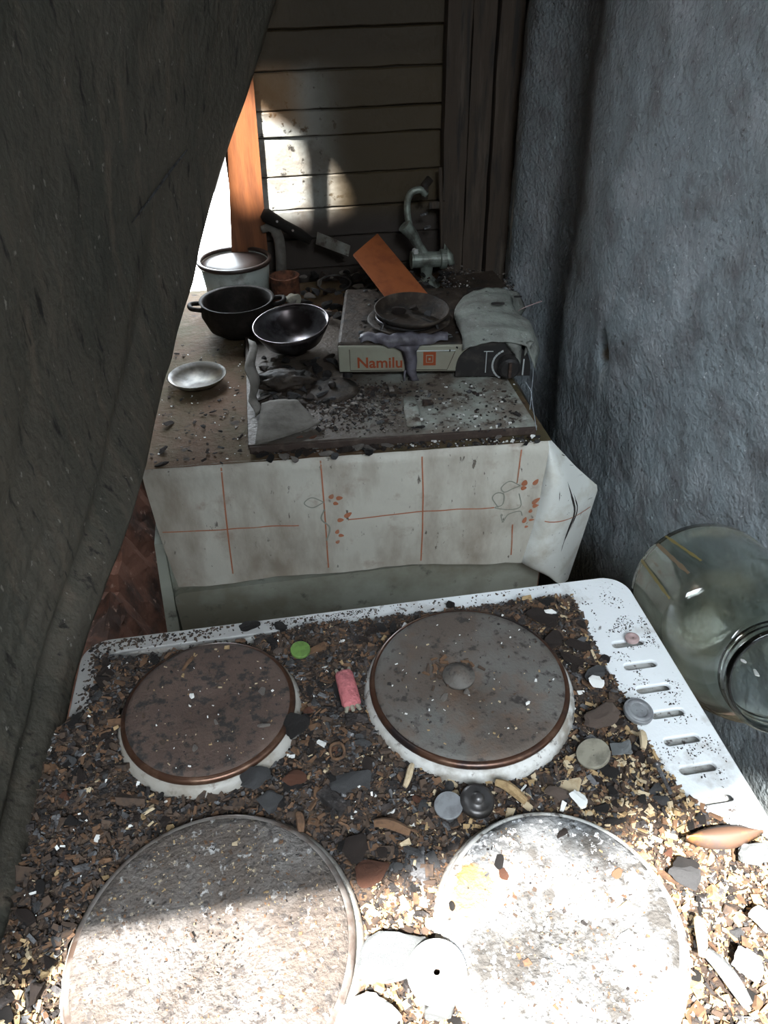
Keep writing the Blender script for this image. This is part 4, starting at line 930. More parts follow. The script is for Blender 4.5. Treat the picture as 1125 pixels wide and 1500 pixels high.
# embossed outline on the front plate
def outline(pts, r, m, nm='embossed_line'):
    bm = bmesh.new(); add_tube(bm, pts, r, 5); return G(bm, nm, m, fp)
fz0, fz1 = GH * .16 + .007, GH * .84 + .005
outline([(GL * .06, -.0045, fz1), (GL * .06, -.0045, fz0), (GL * .34, -.0045, fz0)], .0005, M['chip4'])
outline([(GL * .40, -.0045, fz0), (GL * .58, -.0045, fz0), (GL * .62, -.0045, fz1 - .004)], .0005, M['chip4'])
outline([(GL * .41, -.0048, fz1 - .003), (GL * .62, -.0048, fz1 - .003)], .0009, M['dial'])
RX90 = Matrix.Rotation(math.radians(90), 4, 'X')
text_mesh('lettering', 'Namilu', .0235, M['logo'], fp, (GL * .095, -.0044, GH * .30 + .004), RX90)
for nm, s, mt, off in (('logo_square', .0185, 'logo', 0), ('logo_square', .0105, 'cream', .0004), ('logo_square', .0085, 'logo', .0008), ('logo_square', .0030, 'cream', .0012)):
    bm = bmesh.new(); add_box(bm, (GL * .485, -.0044 - off, GH * .52 + .006), (s, .0005, s * 1.15)); G(bm, nm, M[mt], fp)
# black control housing, half dome outline
n = 26; V = []; hx0, hx1 = GL * .625, GL * 1.025; hz = GH * 1.03
prof = []
for k in range(n + 1):
    a = math.pi * (1 - k / n); prof.append(((hx0 + hx1) / 2 + (hx1 - hx0) / 2 * math.cos(a), .005 + (hz) * max(0, math.sin(a)) ** .62))
bm = bmesh.new(); fr = [bm.verts.new((x, -.007, z)) for x, z in prof]; bk = [bm.verts.new((x, GD * .97, z)) for x, z in prof]
bm.faces.new(fr); bm.faces.new(list(reversed(bk)))
for k in range(n): bm.faces.new((fr[k], fr[k + 1], bk[k + 1], bk[k]))
bm.faces.new((fr[0], bk[0], bk[-1], fr[-1]))
ch = G(bm, 'control_housing', M['black_plastic'])
bm = bmesh.new(); kx = GL * .905; kz = GH * .38 + .004
add_lathe(bm, [(0, .018), (.012, .018), (.0155, .015), (.0165, 0), (0, 0)], 28, Matrix.Translation((kx, -.007, kz)) @ RX90); kn = G(bm, 'knob', M['black_plastic'], smooth=False)
bm = bmesh.new(); add_box(bm, (kx, -.027, kz), (.0045, .005, .024), bevel=.001); G(bm, 'knob_grip', M['char_brown'], kn)
def arc(cx, cz, r, a0, a1, r_, nm, m, par):
    bm = bmesh.new(); add_tube(bm, [(cx + r * math.cos(math.radians(a0 + (a1 - a0) * k / 20)), -.008, cz + r * math.sin(math.radians(a0 + (a1 - a0) * k / 20))) for k in range(21)], r_, 5); G(bm, nm, m, par)
for a0 in range(112, 240, 12): arc(kx, kz, .0235, a0, a0 + 10, .0015, 'dial_mark', M['dial'], ch)
bm = bmesh.new(); add_tube(bm, [(GL * .785, -.008, GH * .86), (GL * .785, -.008, GH * .22)], .0007, 5); add_tube(bm, [(GL * .77, -.008, GH * .87), (GL * .82, -.008, GH * .87)], .0007, 5); G(bm, 'dial_mark', M['dial'], ch)
bm = bmesh.new(); add_tube(bm, [(GL * .985, -.008, GH * .62), (GL * .985, -.008, GH * .14)], .0012, 6); G(bm, 'dial_mark', M['dial'], ch)
# melted grey cover draped over the cartridge bay
rows_ = []
for j in range(34):
    t = j / 33; y = -.012 + (GD * .78) * t; row = []
    for i in range(30):
        s = i / 29; x = GL * (.66 + .38 * s) + .010 * math.sin(t * 7) * (s > .8) - .016 * t * (1 - s) * math.sin(t * 4)
        z = GH * .93 + .004 + .026 * math.sin(math.pi * min(1, max(0, s * .92 + .06))) ** .55 * (.80 + .25 * math.sin(t * 3.0)) + .0025 * math.sin(t * 26) * math.sin(math.pi * s) + .002 * noise.noise(Vector((s * 9, t * 14, 0)))
        if s > .86: z -= (s - .86) / .14 * .026 * (1 - .4 * t)
        row.append(Vector((x, y, z - .012 * (t < .04))))
    rows_.append(row)
mc = grid_mesh('melted_cover', rows_, M['melt'], GS, thick=-.0022, local=True)
for (sx, sy, r) in ((.86, .30, .010), (.98, .42, .006)):
    bm = bmesh.new(); add_lathe(bm, [(0, .0008), (r, .0004), (r * 1.05, -.001)], 20, Matrix.Translation((GL * sx, GD * sy, GH * .93 + .040)) @ Matrix.Scale(.45, 4, (0, 1, 0)))
    G(bm, 'burn_hole', M['black_plastic'], mc)
# drips hanging over the dial and the front
def drip(pts, wds, m, nm, par, y=-.009):
    V = []; Fc = []
    for i, ((x, z), w_) in enumerate(zip(pts, wds)):
        V += [(x - w_, y, z), (x, y - .0025, z), (x + w_, y, z), (x, y + .004, z)]
        if i:
            for j in range(4): Fc.append((4 * i - 4 + j, 4 * i - 4 + (j + 1) % 4, 4 * i + (j + 1) % 4, 4 * i + j))
    Fc += [(3, 2, 1, 0), tuple(4 * (len(pts) - 1) + j for j in range(4))]
    from_py(nm, V, Fc, m, par, smooth=True, local=True)
drip([(GL * .92, GH * 1.18), (GL * .93, GH * .98), (GL * .945, GH * .80), (GL * .955, GH * .58), (GL * .965, GH * .46)], [.013, .010, .006, .004, .001], M['melt'], 'melted_drip', mc)
drip([(GL * 1.01, GH * 1.15), (GL * .995, GH * .9), (GL * .985, GH * .74)], [.006, .0035, .001], M['melt'], 'melted_drip', mc)
drip([(GL * .36, GH * 1.07), (GL * .375, GH * .9), (GL * .385, GH * .6), (GL * .385, GH * .30), (GL * .40, GH * .10), (GL * .40, -.0005)], [.020, .011, .0095, .0080, .006, .009], M['drip'], 'lilac_drip', GS)
drip([(GL * .355, GH * .32), (GL * .35, GH * .1), (GL * .35, 0)], [.002, .0012, .0015], M['drip'], 'lilac_drip', GS)
rows_ = [[Vector((GL * (.12 + .46 * i / 24), -.006 + .02 * j / 3 + .004 * math.sin(i * .6), GH * 1.0 + .008 + .006 * math.sin(math.pi * j / 3) - .010 * math.exp(-((i - 12) / 7) ** 2) * (j == 0) + .003 * abs(math.sin(i * .8)))) for i in range(25)] for j in range(4)]
grid_mesh('lilac_drip', rows_, M['drip'], GS, thick=-.0015, local=True)
# drip pan, burner and pan support
bx, by = GL * .38, GD * .325; T = Matrix.Translation((bx, by, 0))
bm = bmesh.new(); add_lathe(bm, [(0, GH + .004), (.036, GH + .004), (.050, GH + .012), (.062, GH + .014), (.064, GH + .012), (.052, GH + .007), (.038, GH + .001), (0, GH + .001)], 48, T); G(bm, 'drip_pan', M['dusty_dark'], smooth=True)
bm = bmesh.new(); add_lathe(bm, [(0, GH + .014), (.016, GH + .014), (.021, GH + .011), (.021, GH + .006), (.018, GH + .003), (0, GH + .003)], 32, T); G(bm, 'burner_head', M['dusty_dark'], smooth=True)
bm = bmesh.new(); add_lathe(bm, [(.050 + .0016 * math.cos(a), GH + .016 + .0030 * math.sin(a)) for a in [2 * math.pi * k / 10 for k in range(10)]], 56, T, close=True); G(bm, 'support_ring', M['dark_steel'], smooth=True)
for k in range(4):
    a = math.pi / 4 + k * math.pi / 2; bm = bmesh.new(); d = Vector((math.cos(a), math.sin(a), 0)); c = Vector((bx, by, 0))
    add_tube(bm, [c + d * .060 + Vector((0, 0, GH + .012)), c + d * .056 + Vector((0, 0, GH + .019)), c + d * .026 + Vector((0, 0, GH + .019))], .002, 6); G(bm, 'support_arm', M['dark_steel'])
for sx in (.04, .70):
    for sy in (.04, .9):
        bm = bmesh.new(); add_lathe(bm, [(0, 0), (.008, 0), (.007, .008), (0, .008)], 12, Matrix.Translation((GL * sx, GD * sy, 0))); G(bm, 'foot', M['black_plastic'])
# shallow pan sitting on the ring
pc = GS.matrix_world @ Vector((bx + .004, by - .006, GH + .0205))
bm = bmesh.new(); add_lathe(bm, [(0, 0), (.044, 0), (.053, .007), (.055, .011), (.057, .011), (.055, .006), (.046, -.002), (0, -.002)], 56)
o = from_bm('shallow_pan', bm, M['dusty_dark'], smooth=True); o.location = pc; o.rotation_euler = (0.05, 0.02, 0)
tag(o, 'shallow dark steel pan on the burner of the camping stove', 'pan')
for k, (qx, qy, ql, lab) in enumerate(((-.020, .006, .012, 'left'), (.006, .012, .010, 'rear'), (.022, -.010, .009, 'right'))):
    a = math.atan2(qy, qx); r = math.hypot(qx, qy); l = ql
    lump_ = link('charred_food', lumps[random.choice(('char', 'char_brown', 'char_grey'))][k % 5]); lump_.location = pc + Vector((r * math.cos(a), r * math.sin(a), l * .45 + .001)); lump_.scale = (l, l, l)
    tag(lump_, lab + 'most of three charred lumps in the shallow pan' if lab != 'rear' else 'middle rear charred lump of the three in the shallow pan', 'char lump')

# ---- orange board leaning at the back
V = [PY(517, 372, .79), PY(553, 341, .81), P(634, 438, .8825), P(577, 450, .8825)]
pn = (V[2] - V[1]).cross(V[3] - V[1]); V[0] = CAM + ray(517, 372) * ((V[1] - CAM).dot(pn) / ray(517, 372).dot(pn))     # keep the board flat
bm = bmesh.new(); nrm = (V[1] - V[0]).cross(V[3] - V[0]).normalized() * .004; nrm = nrm if nrm.y > 0 else -nrm
a_ = [bm.verts.new(v) for v in V]; b_ = [bm.verts.new(v + nrm) for v in V]; bm.faces.new(a_); bm.faces.new(list(reversed(b_)))
for j in range(4): bm.faces.new((a_[j], b_[j], b_[(j + 1) % 4], a_[(j + 1) % 4]))
bmesh.ops.bevel(bm, geom=bm.edges[:], offset=.0012, segments=2, affect='EDGES')
tag(from_bm('orange_board', bm, M['orange']), 'bright orange board tilted behind the camping stove', 'board')

# ---- meat grinder
gb = PY(628, 428, .915); GR = empty('meat_grinder', (gb.x, gb.y, TZ), 'grey green hand meat grinder at the back of the cabinet', 'meat grinder')
a = PY(602, 381, .90); b = PY(653, 379, .90); 
bm = bmesh.new(); add_tube(bm, [a, a + (b - a) * .04, a + (b - a) * .06, a + (b - a) * .5, a + (b - a) * .82, a + (b - a) * .84, b], [.0165, .0165, .0145, .0145, .0145, .0180, .0180], 24); from_bm('barrel', bm, M['iron_green'], GR)
m_ = a.lerp(b, .45)
bm = bmesh.new(); add_tube(bm, [m_ - Vector((0, 0, .01)), m_ - Vector((0, 0, .03)), Vector((m_.x + .002, m_.y, TZ + .015)), Vector((m_.x + .002, m_.y, TZ))], [.013, .010, .011, .026], 16); from_bm('foot', bm, M['iron_green'], GR)
h0 = m_ + Vector((-.006, .004, .010)); h1 = PY(605, 345, .905)
bm = bmesh.new(); add_tube(bm, [h0, h0.lerp(h1, .5), h1, PY(592, 330, .905)], [.0100, .0085, .0105, .0130], 16); from_bm('feed_neck', bm, M['iron_green'], GR)
cp = [PY(601, 336, .91), PY(597, 315, .915), PY(597, 295, .92), PY(603, 282, .92), PY(616, 278, .92), PY(624, 286, .92)]
bm = bmesh.new(); add_tube(bm, spline(cp, 26), .0062, 10); ca = from_bm('crank_arm', bm, M['char_wood'] if False else M['iron_green'], GR, smooth=True)
bm = bmesh.new(); add_tube(bm, [PY(622, 292, .92), PY(622, 272, .925), PY(630, 262, .93)], [.006, .008, .0075], 12); from_bm('handle', bm, M['dusty_dark'], GR, smooth=True)
bm = bmesh.new(); add_tube(bm, [b, PY(655, 362, .905), PY(658, 375, .90), PY(662, 388, .89)], [.006, .009, .008, .006], 12); from_bm('outlet_flange', bm, M['iron_green'], GR, smooth=True)
bm = bmesh.new(); add_lathe(bm, [(0, .004), (.006, .004), (.0065, -.004), (0, -.004)], 6, Matrix.Translation(a + Vector((.008, -.002, .017)))); from_bm('wing_screw', bm, M['bone'], GR)
for (u, v) in ((621, 314), (626, 333)):
    bm = bmesh.new(); p = PY(u, v, .93); add_box(bm, p, (.014, .006, .004), Matrix.Rotation(-.3, 3, 'Y'), bevel=.001); from_bm('bracket', bm, M['char_grey'], GR)
# grinder's tall dark upright clamp
bm = bmesh.new(); p0 = PY(648, 370, .925); p1 = PY(645, 245, .945); add_tube(bm, [p0, p1], .0035, 8); add_box(bm, PY(640, 300, .94), (.03, .008, .012), bevel=.001); from_bm('clamp_upright', bm, M['char_wood'], GR)

# ---- enamel pot and cast-iron pot at left
pcx = PY(343, 380, .90); R_ = .065; hz = pcx.z
PT = empty('enamel_pot', (pcx.x, .90, TZ), 'pale enamel pot with dark rim near the doorway', 'pot')
bm = bmesh.new(); add_lathe(bm, [(0, 0), (R_ * .80, 0), (R_ * .86, .006), (R_ * .97, hz - TZ - .004), (R_ * .94, hz - TZ - .004), (R_ * .82, .008), (0, .005)], 56); from_bm('body', bm, M['pot_white'], PT, smooth=True, local=True)
bm = bmesh.new(); add_lathe(bm, [(R_ * .99 + .0042 * math.cos(a), hz - TZ - .001 + .0040 * math.sin(a)) for a in [2 * math.pi * k / 12 for k in range(12)]], 56, close=True); from_bm('rim', bm, M['lid'], PT, smooth=True, local=True)
bm = bmesh.new(); add_lathe(bm, [(0, .004), (R_ * .5, .003), (R_ * .95, -.003), (R_ * .95, -.005), (0, .001)], 56, Matrix.Translation((0, 0, hz - TZ - .003))); ld = from_bm('lid', bm, M['lid'], PT, smooth=True, local=True)
c = P(350, 462, .835); CP = empty('cast_iron_pot', (c.x, c.y + .0, TZ), 'sooty black cast iron pot in front of the enamel pot', 'pot')
bm = bmesh.new(); add_lathe(bm, [(0, 0), (.034, 0), (.052, .012), (.062, .036), (.060, .056), (.063, .060), (.057, .058), (.056, .036), (.045, .012), (0, .006)], 48); from_bm('body', bm, M['black_pot'], CP, smooth=True, local=True)
for s in (-1, 1):
    bm = bmesh.new(); add_tube(bm, spline([(s * .058, -.016, .050), (s * .076, -.010, .052), (s * .078, .010, .052), (s * .058, .016, .050)], 14), .004, 8); from_bm('handle', bm, M['black_pot'], CP, smooth=True, local=True)
# ---- steel bowl
c = P(432, 500, .835); SBW = empty('steel_bowl', (c.x, c.y, SZ + .004), 'dark steel bowl catching light left of the camping stove', 'bowl')
SBW.rotation_euler = (.10, -.08, 0)
bm = bmesh.new(); add_lathe(bm, [(0, .010), (.022, .010), (.042, .022), (.054, .040), (.058, .047), (.060, .047), (.057, .039), (.045, .019), (.024, .006), (.020, 0), (0, 0)], 56); from_bm('body', bm, M['steel'], SBW, smooth=True, local=True)
bm = bmesh.new(); add_lathe(bm, [(.0592 + .0016 * math.cos(a), .047 + .0016 * math.sin(a)) for a in [2 * math.pi * k / 8 for k in range(8)]], 56, close=True); from_bm('rolled_rim', bm, M['steel'], SBW, smooth=True, local=True)
# dark round tray under the bowl's right and a lid flat on the slab
c = P(487, 570, SZ + .002); o = empty('dark_lid', (c.x, c.y, SZ), 'dark round lid flat on the slab in front of the camping stove corner', 'lid')
bm = bmesh.new(); add_lathe(bm, [(0, .006), (.012, .006), (.030, .004), (.038, .002), (.039, .000), (0, 0)], 40); from_bm('disc', bm, M['dusty_dark'], o, smooth=True, local=True)
bm = bmesh.new(); add_lathe(bm, [(0, .014), (.005, .013), (.006, .009), (.004, .005), (0, .005)], 20); from_bm('knob', bm, M['dusty_dark'], o, smooth=True, local=True)
# ---- glass saucer on the cloth
c = P(290, 556, TZ + .006); o = empty('glass_saucer', (c.x, c.y, TZ), 'smoky glass saucer on the bare brown oilcloth at left', 'saucer')
bm = bmesh.new(); add_lathe(bm, [(0, .0025), (.020, .003), (.036, .009), (.043, .015), (.0445, .0145), (.037, .006), (.021, .0), (0, 0)], 48); from_bm('dish', bm, M['saucer_glass'], o, smooth=True, local=True)
# ---- knife / steel with black handle leaning on the rear wall
a = PY(384, 312, .945); b = PY(456, 353, .925); c = PY(464, 349, .922); d = PY(512, 368, .905)
KN = empty('cleaver', b, 'long black handled cleaver with grey blade propped at the rear wall', 'knife')
bm = bmesh.new(); add_tube(bm, [a, a.lerp(b, .08), a.lerp(b, .4), a.lerp(b, .75), b], [.008, .013, .010, .011, .007], 12); from_bm('handle', bm, M['black_pot'], KN, smooth=True)
for t in (.3, .62):
    bm = bmesh.new(); p = a.lerp(b, t); add_tube(bm, [p, p + (CAM - p).normalized() * .0115], .0022, 8); from_bm('rivet', bm, M['ring_grey'], KN)
w_ = Vector((0.2, 0, .9)).normalized() * .011; bm = bmesh.new(); pts = [c - w_, c + w_, d + w_ * .9, d - w_ * .9]; a_ = [bm.verts.new(p) for p in pts]; b_ = [bm.verts.new(p + Vector((0, .003, 0))) for p in pts]
bm.faces.new(a_); bm.faces.new(list(reversed(b_)))
for j in range(4): bm.faces.new((a_[j], b_[j], b_[(j + 1) % 4], a_[(j + 1) % 4]))
from_bm('blade', bm, M['slab'], KN)
# ---- bent grey pipe and rust-red tin beneath it
bm = bmesh.new(); add_tube(bm, spline([PY(384, 336, .95), PY(396, 334, .945), PY(407, 346, .94), PY(411, 370, .93), PY(412, 400, .93), PY(414, 428, .93)], 26), [.007] * 8 + [.010] * 18, 12); tag(from_bm('bent_pipe', bm, M['grey_paper'], smooth=True), 'bent grey pipe standing right of the enamel pot', 'pipe')
c = PY(415, 420, .87); bm = bmesh.new(); add_lathe(bm, [(0, 0), (.024, 0), (.026, .004), (.026, .05), (.0275, .052), (.024, .052), (.023, .006), (0, .004)], 32, Matrix.Translation((c.x + .004, .865, TZ))); tag(from_bm('rusty_tin', bm, M['rust'], smooth=True), 'rusty red tin between the pots and the orange board', 'tin')

# ---- rubble between the things on the cabinet
TR = empty('tabletop_rubble', (.3, .7, TZ), 'ash, flakes and burnt scraps strewn over the slab and oilcloth', 'debris')
def tpiece(u, v, z, l, m, flat=.5, nm='charred_scrap', ar=.7):
    p = P(u, v, z) ; me = random.choice(lumps[m]) if m in lumps else lump_cache(m); o = piece(me, nm, p, (l, l * ar, l * flat), (random.uniform(-.3, .3), random.uniform(-.3, .3), random.uniform(0, 6.3)), TR); return o
_lc = {}
def lump_cache(m):
    if m not in _lc: _lc[m] = [lump_mesh('scrap', M[m], s + 70, .5) for s in range(4)]
    return random.choice(_lc[m])
# behind the camping stove: char heaps
for _ in range(150):
    u = random.uniform(415, 700); v = random.uniform(395, 440) if u > 500 else random.uniform(400, 470)
    if 600 < u < 700 and v < 400: continue
    l = random.uniform(.007, .019); tpiece(u, v, TZ + .010 + random.uniform(0, .018), l, random.choice(('char', 'char_brown', 'char', 'char_brown', 'char_grey', 'pale_ash')), .7)
for _ in range(70):
    u = random.uniform(385, 500); v = random.uniform(520, 590); tpiece(u, v, SZ + .004, random.uniform(.006, .015), random.choice(('char', 'char_brown', 'dusty_dark', 'char_grey')), .6)
for _ in range(70):   # on top of the casing
    x = random.uniform(.03, GL * .66); y = random.uniform(.01, GD - .01)
    if math.hypot(x - bx, y - by) < .068: continue
    p = GS.matrix_world @ Vector((x, y, GH + .007)); l = random.uniform(.002, .007)
    piece(random.choice(lumps[random.choice(('char', 'char_brown', 'char_grey', 'slate'))]), 'charred_scrap', p, (l, l * .7, l * .5), (0, 0, random.uniform(0, 6)), TR)
for _ in range(45):
    u = random.uniform(255, 385); v = random.uniform(505, 680)
    if P(u, v, TZ).x > .012: tpiece(u, v, TZ + .001, random.uniform(.002, .006), random.choice(('char', 'char_brown', 'char_brown')), .25, 'charred_flake', .65)
for _ in range(26):
    u = 372 + random.random() * 200; tpiece(u, 664 - (u - 380) * .045 + random.uniform(-5, 3), TZ + .002, random.uniform(.004, .010), random.choice(('char', 'char_brown', 'char_brown', 'pale_ash')), .5, 'edge_scrap')
# middle strip of dark crumbs on the slab
V = []; Fc = []; MI = []
cmt = [M['char'], M['char_brown'], M['char_grey'], M['pale_ash'], M['white_chip']]
for k in range(2600):
    r = random.random()
    if r < .40: u, v, z = random.gauss(520, 40), random.gauss(590, 18), SZ
    elif r < .62: u, v, z = random.uniform(440, 760), random.uniform(562, 634), SZ
    elif r < .80: u, v, z = random.uniform(380, 790), random.gauss(653, 5) - (random.uniform(380, 790) - 585) * 0.0, TZ
    else: u, v, z = random.uniform(560, 700), random.uniform(395, 440), TZ + .02
    if z == TZ: v = 664 - (u - 380) * .045 + random.uniform(-7, 3)
    if z == SZ and not (390 < u < 762 and 556 < v < 655 - (u - 390) * .06): continue
    p = P(u, v, z); l = random.lognormvariate(0, .5) * .0022; b0 = len(V)
    V += chip_verts((p.x, p.y, z + l * .2), l, l * .7, l * .4, random.uniform(0, 6.3), random.uniform(-.4, .4), 0); Fc += [tuple(b0 + q for q in f) for f in CF]; MI += [random.choice((0, 0, 1, 1, 2, 3) if u < 600 or r > .8 else (0, 0, 1, 2, 4))] * 6
for k in range(260):
    p = P(random.uniform(225, 380), random.uniform(500, 685), TZ)
    if p.x < .01 or p.x > .15 or p.y < .35: continue
    l = random.lognormvariate(0, .5) * .0016; b0 = len(V); V += chip_verts((p.x, p.y, TZ), l, l * .8, l * .2, random.uniform(0, 6.3), 0, 0); Fc += [tuple(b0 + q for q in f) for f in CF]; MI += [random.choice((0, 1, 3, 4))] * 6
# glittering crumbs beside the melted cover
for k in range(500):
    p = P(random.gauss(674, 10), random.gauss(455, 22), SZ + GH * .9 + .004); l = random.uniform(.001, .0035); b0 = len(V); V += chip_verts(p, l, l * .7, l * .5, random.uniform(0, 6.3), .3, 0); Fc += [tuple(b0 + q for q in f) for f in CF]; MI += [random.choice((0, 0, 0, 2, 3, 4))] * 6
for k in range(900):
    u = random.uniform(650, 752); p = P(u, 398 + random.gauss(14, 9) + (u - 650) * .12, TZ + .045); l = random.uniform(.0012, .0045); b0 = len(V); V += chip_verts(p, l, l * .7, l * .5, random.uniform(0, 6.3), .3, 0); Fc += [tuple(b0 + q for q in f) for f in CF]; MI += [random.choice((0, 0, 1, 2, 3))] * 6
tag(from_py('crumbs', V, Fc, cmt, TR, mi=MI), kind='stuff')
# flat char flakes that can be told apart
for (u, v, l, m) in ((298, 625, .009, 'char'), (323, 655, .0075, 'char'), (238, 660, .012, 'char_brown'), (238, 658, .010, 'char_brown'), (237, 680, .014, 'char_brown'), (296, 605, .006, 'char'), (245, 620, .014, 'char_brown'), (312, 603, .008, 'char_brown'), (284, 672, .004, 'char'), (330, 600, .007, 'char'), (266, 585, .006, 'char'), (222, 666, .006, 'char_brown'),
                     (627, 590, .0085, 'char'), (616, 625, .010, 'char'), (606, 627, .006, 'char'), (628, 562, .006, 'char'), (700, 600, .005, 'char'), (733, 622, .005, 'char'), (556, 618, .009, 'char_grey'), (520, 602, .010, 'char_brown'), (530, 585, .009, 'char_brown'), (500, 598, .009, 'char_brown'), (545, 600, .006, 'char_brown'), (575, 580, .006, 'char'), (540, 630, .005, 'char_grey')):
    z = TZ + .002 if u < 370 else SZ + .002
    tpiece(u, v, z, l * .8, m, .25, 'charred_flake', .65)
for (u, v, l, m, f) in ((418, 668, .014, 'pale_ash', .4), (430, 672, .009, 'pale_ash', .4), (478, 664, .012, 'pale_ash', .5), (490, 668, .009, 'char_grey', .5), (505, 658, .012, 'char_brown', .6), (522, 655, .012, 'pale_ash', .7), (540, 661, .012, 'char', .6), (550, 655, .008, 'char_brown', .6), (448, 660, .009, 'char_brown', .4), (395, 672, .009, 'char', .4), (385, 660, .010, 'char_brown', .4), (600, 655, .005, 'char', .4), (770, 650, .006, 'char', .4), (787, 646, .007, 'char_grey', .6), (780, 640, .005, 'white_chip', .6), (730, 640, .006, 'pale_ash', .3), (448, 628, .008, 'pale_ash', .6), (459, 640, .006, 'rust', .5), (440, 640, .007, 'rust', .4)):
    tpiece(u, v, TZ + .003 if v > 645 else SZ + .003, l, m, f, 'edge_scrap')
# torn stiff sheet over the slab's left end
A = spline([P(384, 592, SZ + .012), P(380, 620, SZ + .008), P(374, 655, SZ + .004)], 14); Bq = spline([P(436, 588, SZ + .016), P(455, 605, SZ + .014), P(470, 617, SZ + .012)], 14)
rows_ = [[p.lerp(q, t) + Vector((0, 0, .004 * math.sin(3 * t + i * .2) + .0015 * noise.noise(Vector((i * .5, t * 6, 0))))) for t in [k / 12 for k in range(13)]] for i, (p, q) in enumerate(zip(A, Bq))]
tag(grid_mesh('torn_sheet', rows_, M['grey_paper'], thick=.0018), 'torn grey triangular sheet lying over the left end of the slab', 'sheet')
# ragged upright scrap left of the bowl
A = spline([P(364, 498, SZ + .045), P(361, 540, SZ + .035), P(366, 580, SZ + .015), P(372, 612, SZ + .004)], 16); Bq = spline([P(374, 500, SZ + .050), P(376, 535, SZ + .030), P(378, 575, SZ + .012), P(380, 605, SZ + .004)], 16)
rows_ = [[p.lerp(q, t) + Vector((.003 * math.sin(i), .002 * math.cos(i * 2 + t * 3), 0)) for t in (0, .33, .66, 1)] for i, (p, q) in enumerate(zip(A, Bq))]
tag(grid_mesh('ragged_scrap', rows_, M['grey_paper'], thick=.0015), 'ragged pale strip standing at the left edge of the slab', 'scrap')
# crumpled mass in front of the bowl
bm = bmesh.new(); bmesh.ops.create_icosphere(bm, subdivisions=4, radius=1)
c = P(418, 558, SZ + .010)
for v in bm.verts:
    k = 1 + .35 * noise.noise(v.co * 2.6) + .15 * noise.noise(v.co * 7); v.co = Vector((v.co.x * .040 * k, v.co.y * .022 * k, v.co.z * .014 * k)) + c
tag(from_bm('crumpled_mass', bm, M['dusty_dark'], smooth=True), 'crumpled melted mass in front of the steel bowl', 'melted lump')
# rolled pale patch on the slab
bm = bmesh.new(); a = P(600, 582, SZ + .003); b = P(607, 622, SZ + .003); add_tube(bm, [a, a.lerp(b, .5), b], [.009, .011, .010], 16)
for v in bm.verts: v.co.z = SZ + (v.co.z - SZ) * .35
tag(from_bm('pale_lump', bm, M['slab'], smooth=True), 'pale smooth melted ridge in the middle of the slab', 'melted lump')
# foil-edged tray behind the camping stove at the wall
V = [P(655, 406, TZ + .05), P(722, 396, TZ + .055), P(758, 438, TZ + .048), P(742, 447, TZ + .045), P(690, 430, TZ + .048)]
bm = bmesh.new(); a_ = [bm.verts.new(v) for v in V]; b_ = [bm.verts.new(v - Vector((0, 0, .05))) for v in V]; bm.faces.new(a_); bm.faces.new(list(reversed(b_)))
for j in range(5): bm.faces.new((a_[j], b_[j], b_[(j + 1) % 5], a_[(j + 1) % 5]))
tag(from_bm('burnt_box', bm, M['dusty_dark']), 'ash strewn box between the meat grinder and the right wall', 'box')
A = spline([P(738, 420, TZ + .062), P(750, 428, TZ + .064), P(760, 438, TZ + .060)], 10); Bq = spline([P(728, 432, TZ + .054), P(742, 446, TZ + .052), P(750, 447, TZ + .050)], 10)
rows_ = [[p.lerp(q, t) + Vector((0, 0, .002 * math.sin(i + t * 4))) for t in (0, .25, .5, .75, 1)] for i, (p, q) in enumerate(zip(A, Bq))]
tag(grid_mesh('white_scrap', rows_, M['foil'], thick=.003), 'bright white folded scrap at the right wall behind the camping stove', 'scrap')
bm = bmesh.new(); add_tube(bm, spline([P(752, 460, TZ + .05), P(765, 452, TZ + .07), P(780, 446, TZ + .075), P(794, 441, TZ + .08)], 16), .0008, 5); tag(from_bm('thin_wire', bm, M['twine']), 'thin pinkish wire sticking out towards the right wall', 'wire')
V = [P(648, 433, SZ + .05), P(672, 424, SZ + .052), P(676, 440, SZ + .05), P(652, 446, SZ + .048)]; bm = bmesh.new(); a_ = [bm.verts.new(v) for v in V]; b_ = [bm.verts.new(v - Vector((0, 0, .003))) for v in V]; bm.faces.new(a_); bm.faces.new(list(reversed(b_)))
for j in range(4): bm.faces.new((a_[j], b_[j], b_[(j + 1) % 4], a_[(j + 1) % 4]))
tag(from_bm('grey_tile', bm, M['slab']), 'small square grey plate right of the orange board', 'plate')
# melted threads hanging from the cover to the slab end
for i, pts in enumerate((((777, 500), (781, 540), (779, 580), (786, 630)), ((770, 560), (778, 575), (776, 600)))):
    bm = bmesh.new(); add_tube(bm, spline([P(u, v, SZ + .04 * (1 - k / 3)) for k, (u, v) in enumerate(pts)], 20), .0005, 4); tag(from_bm('melted_thread', bm, M['web']), ('long' if i == 0 else 'short') + ' pale melted thread hanging off the right end of the camping stove', 'thread')
# hoop behind
bm = bmesh.new(); c = P(490, 415, TZ + .03); add_tube(bm, [c + Vector((.030 * math.cos(t), .020 * math.sin(t), .008 * math.sin(t))) for t in [2 * math.pi * k / 30 for k in range(31)]], .0016, 6, cap=False); tag(from_bm('metal_hoop', bm, M['dark_steel']), 'thin dark metal hoop left of the orange board', 'hoop')
lump_thing('yellow_lump', M['khaki_button'], (430, 437), TZ + .030, (.016, .014, .016), 88, 'mustard coloured burnt lump behind the steel bowl', 'lump', flat=.8)

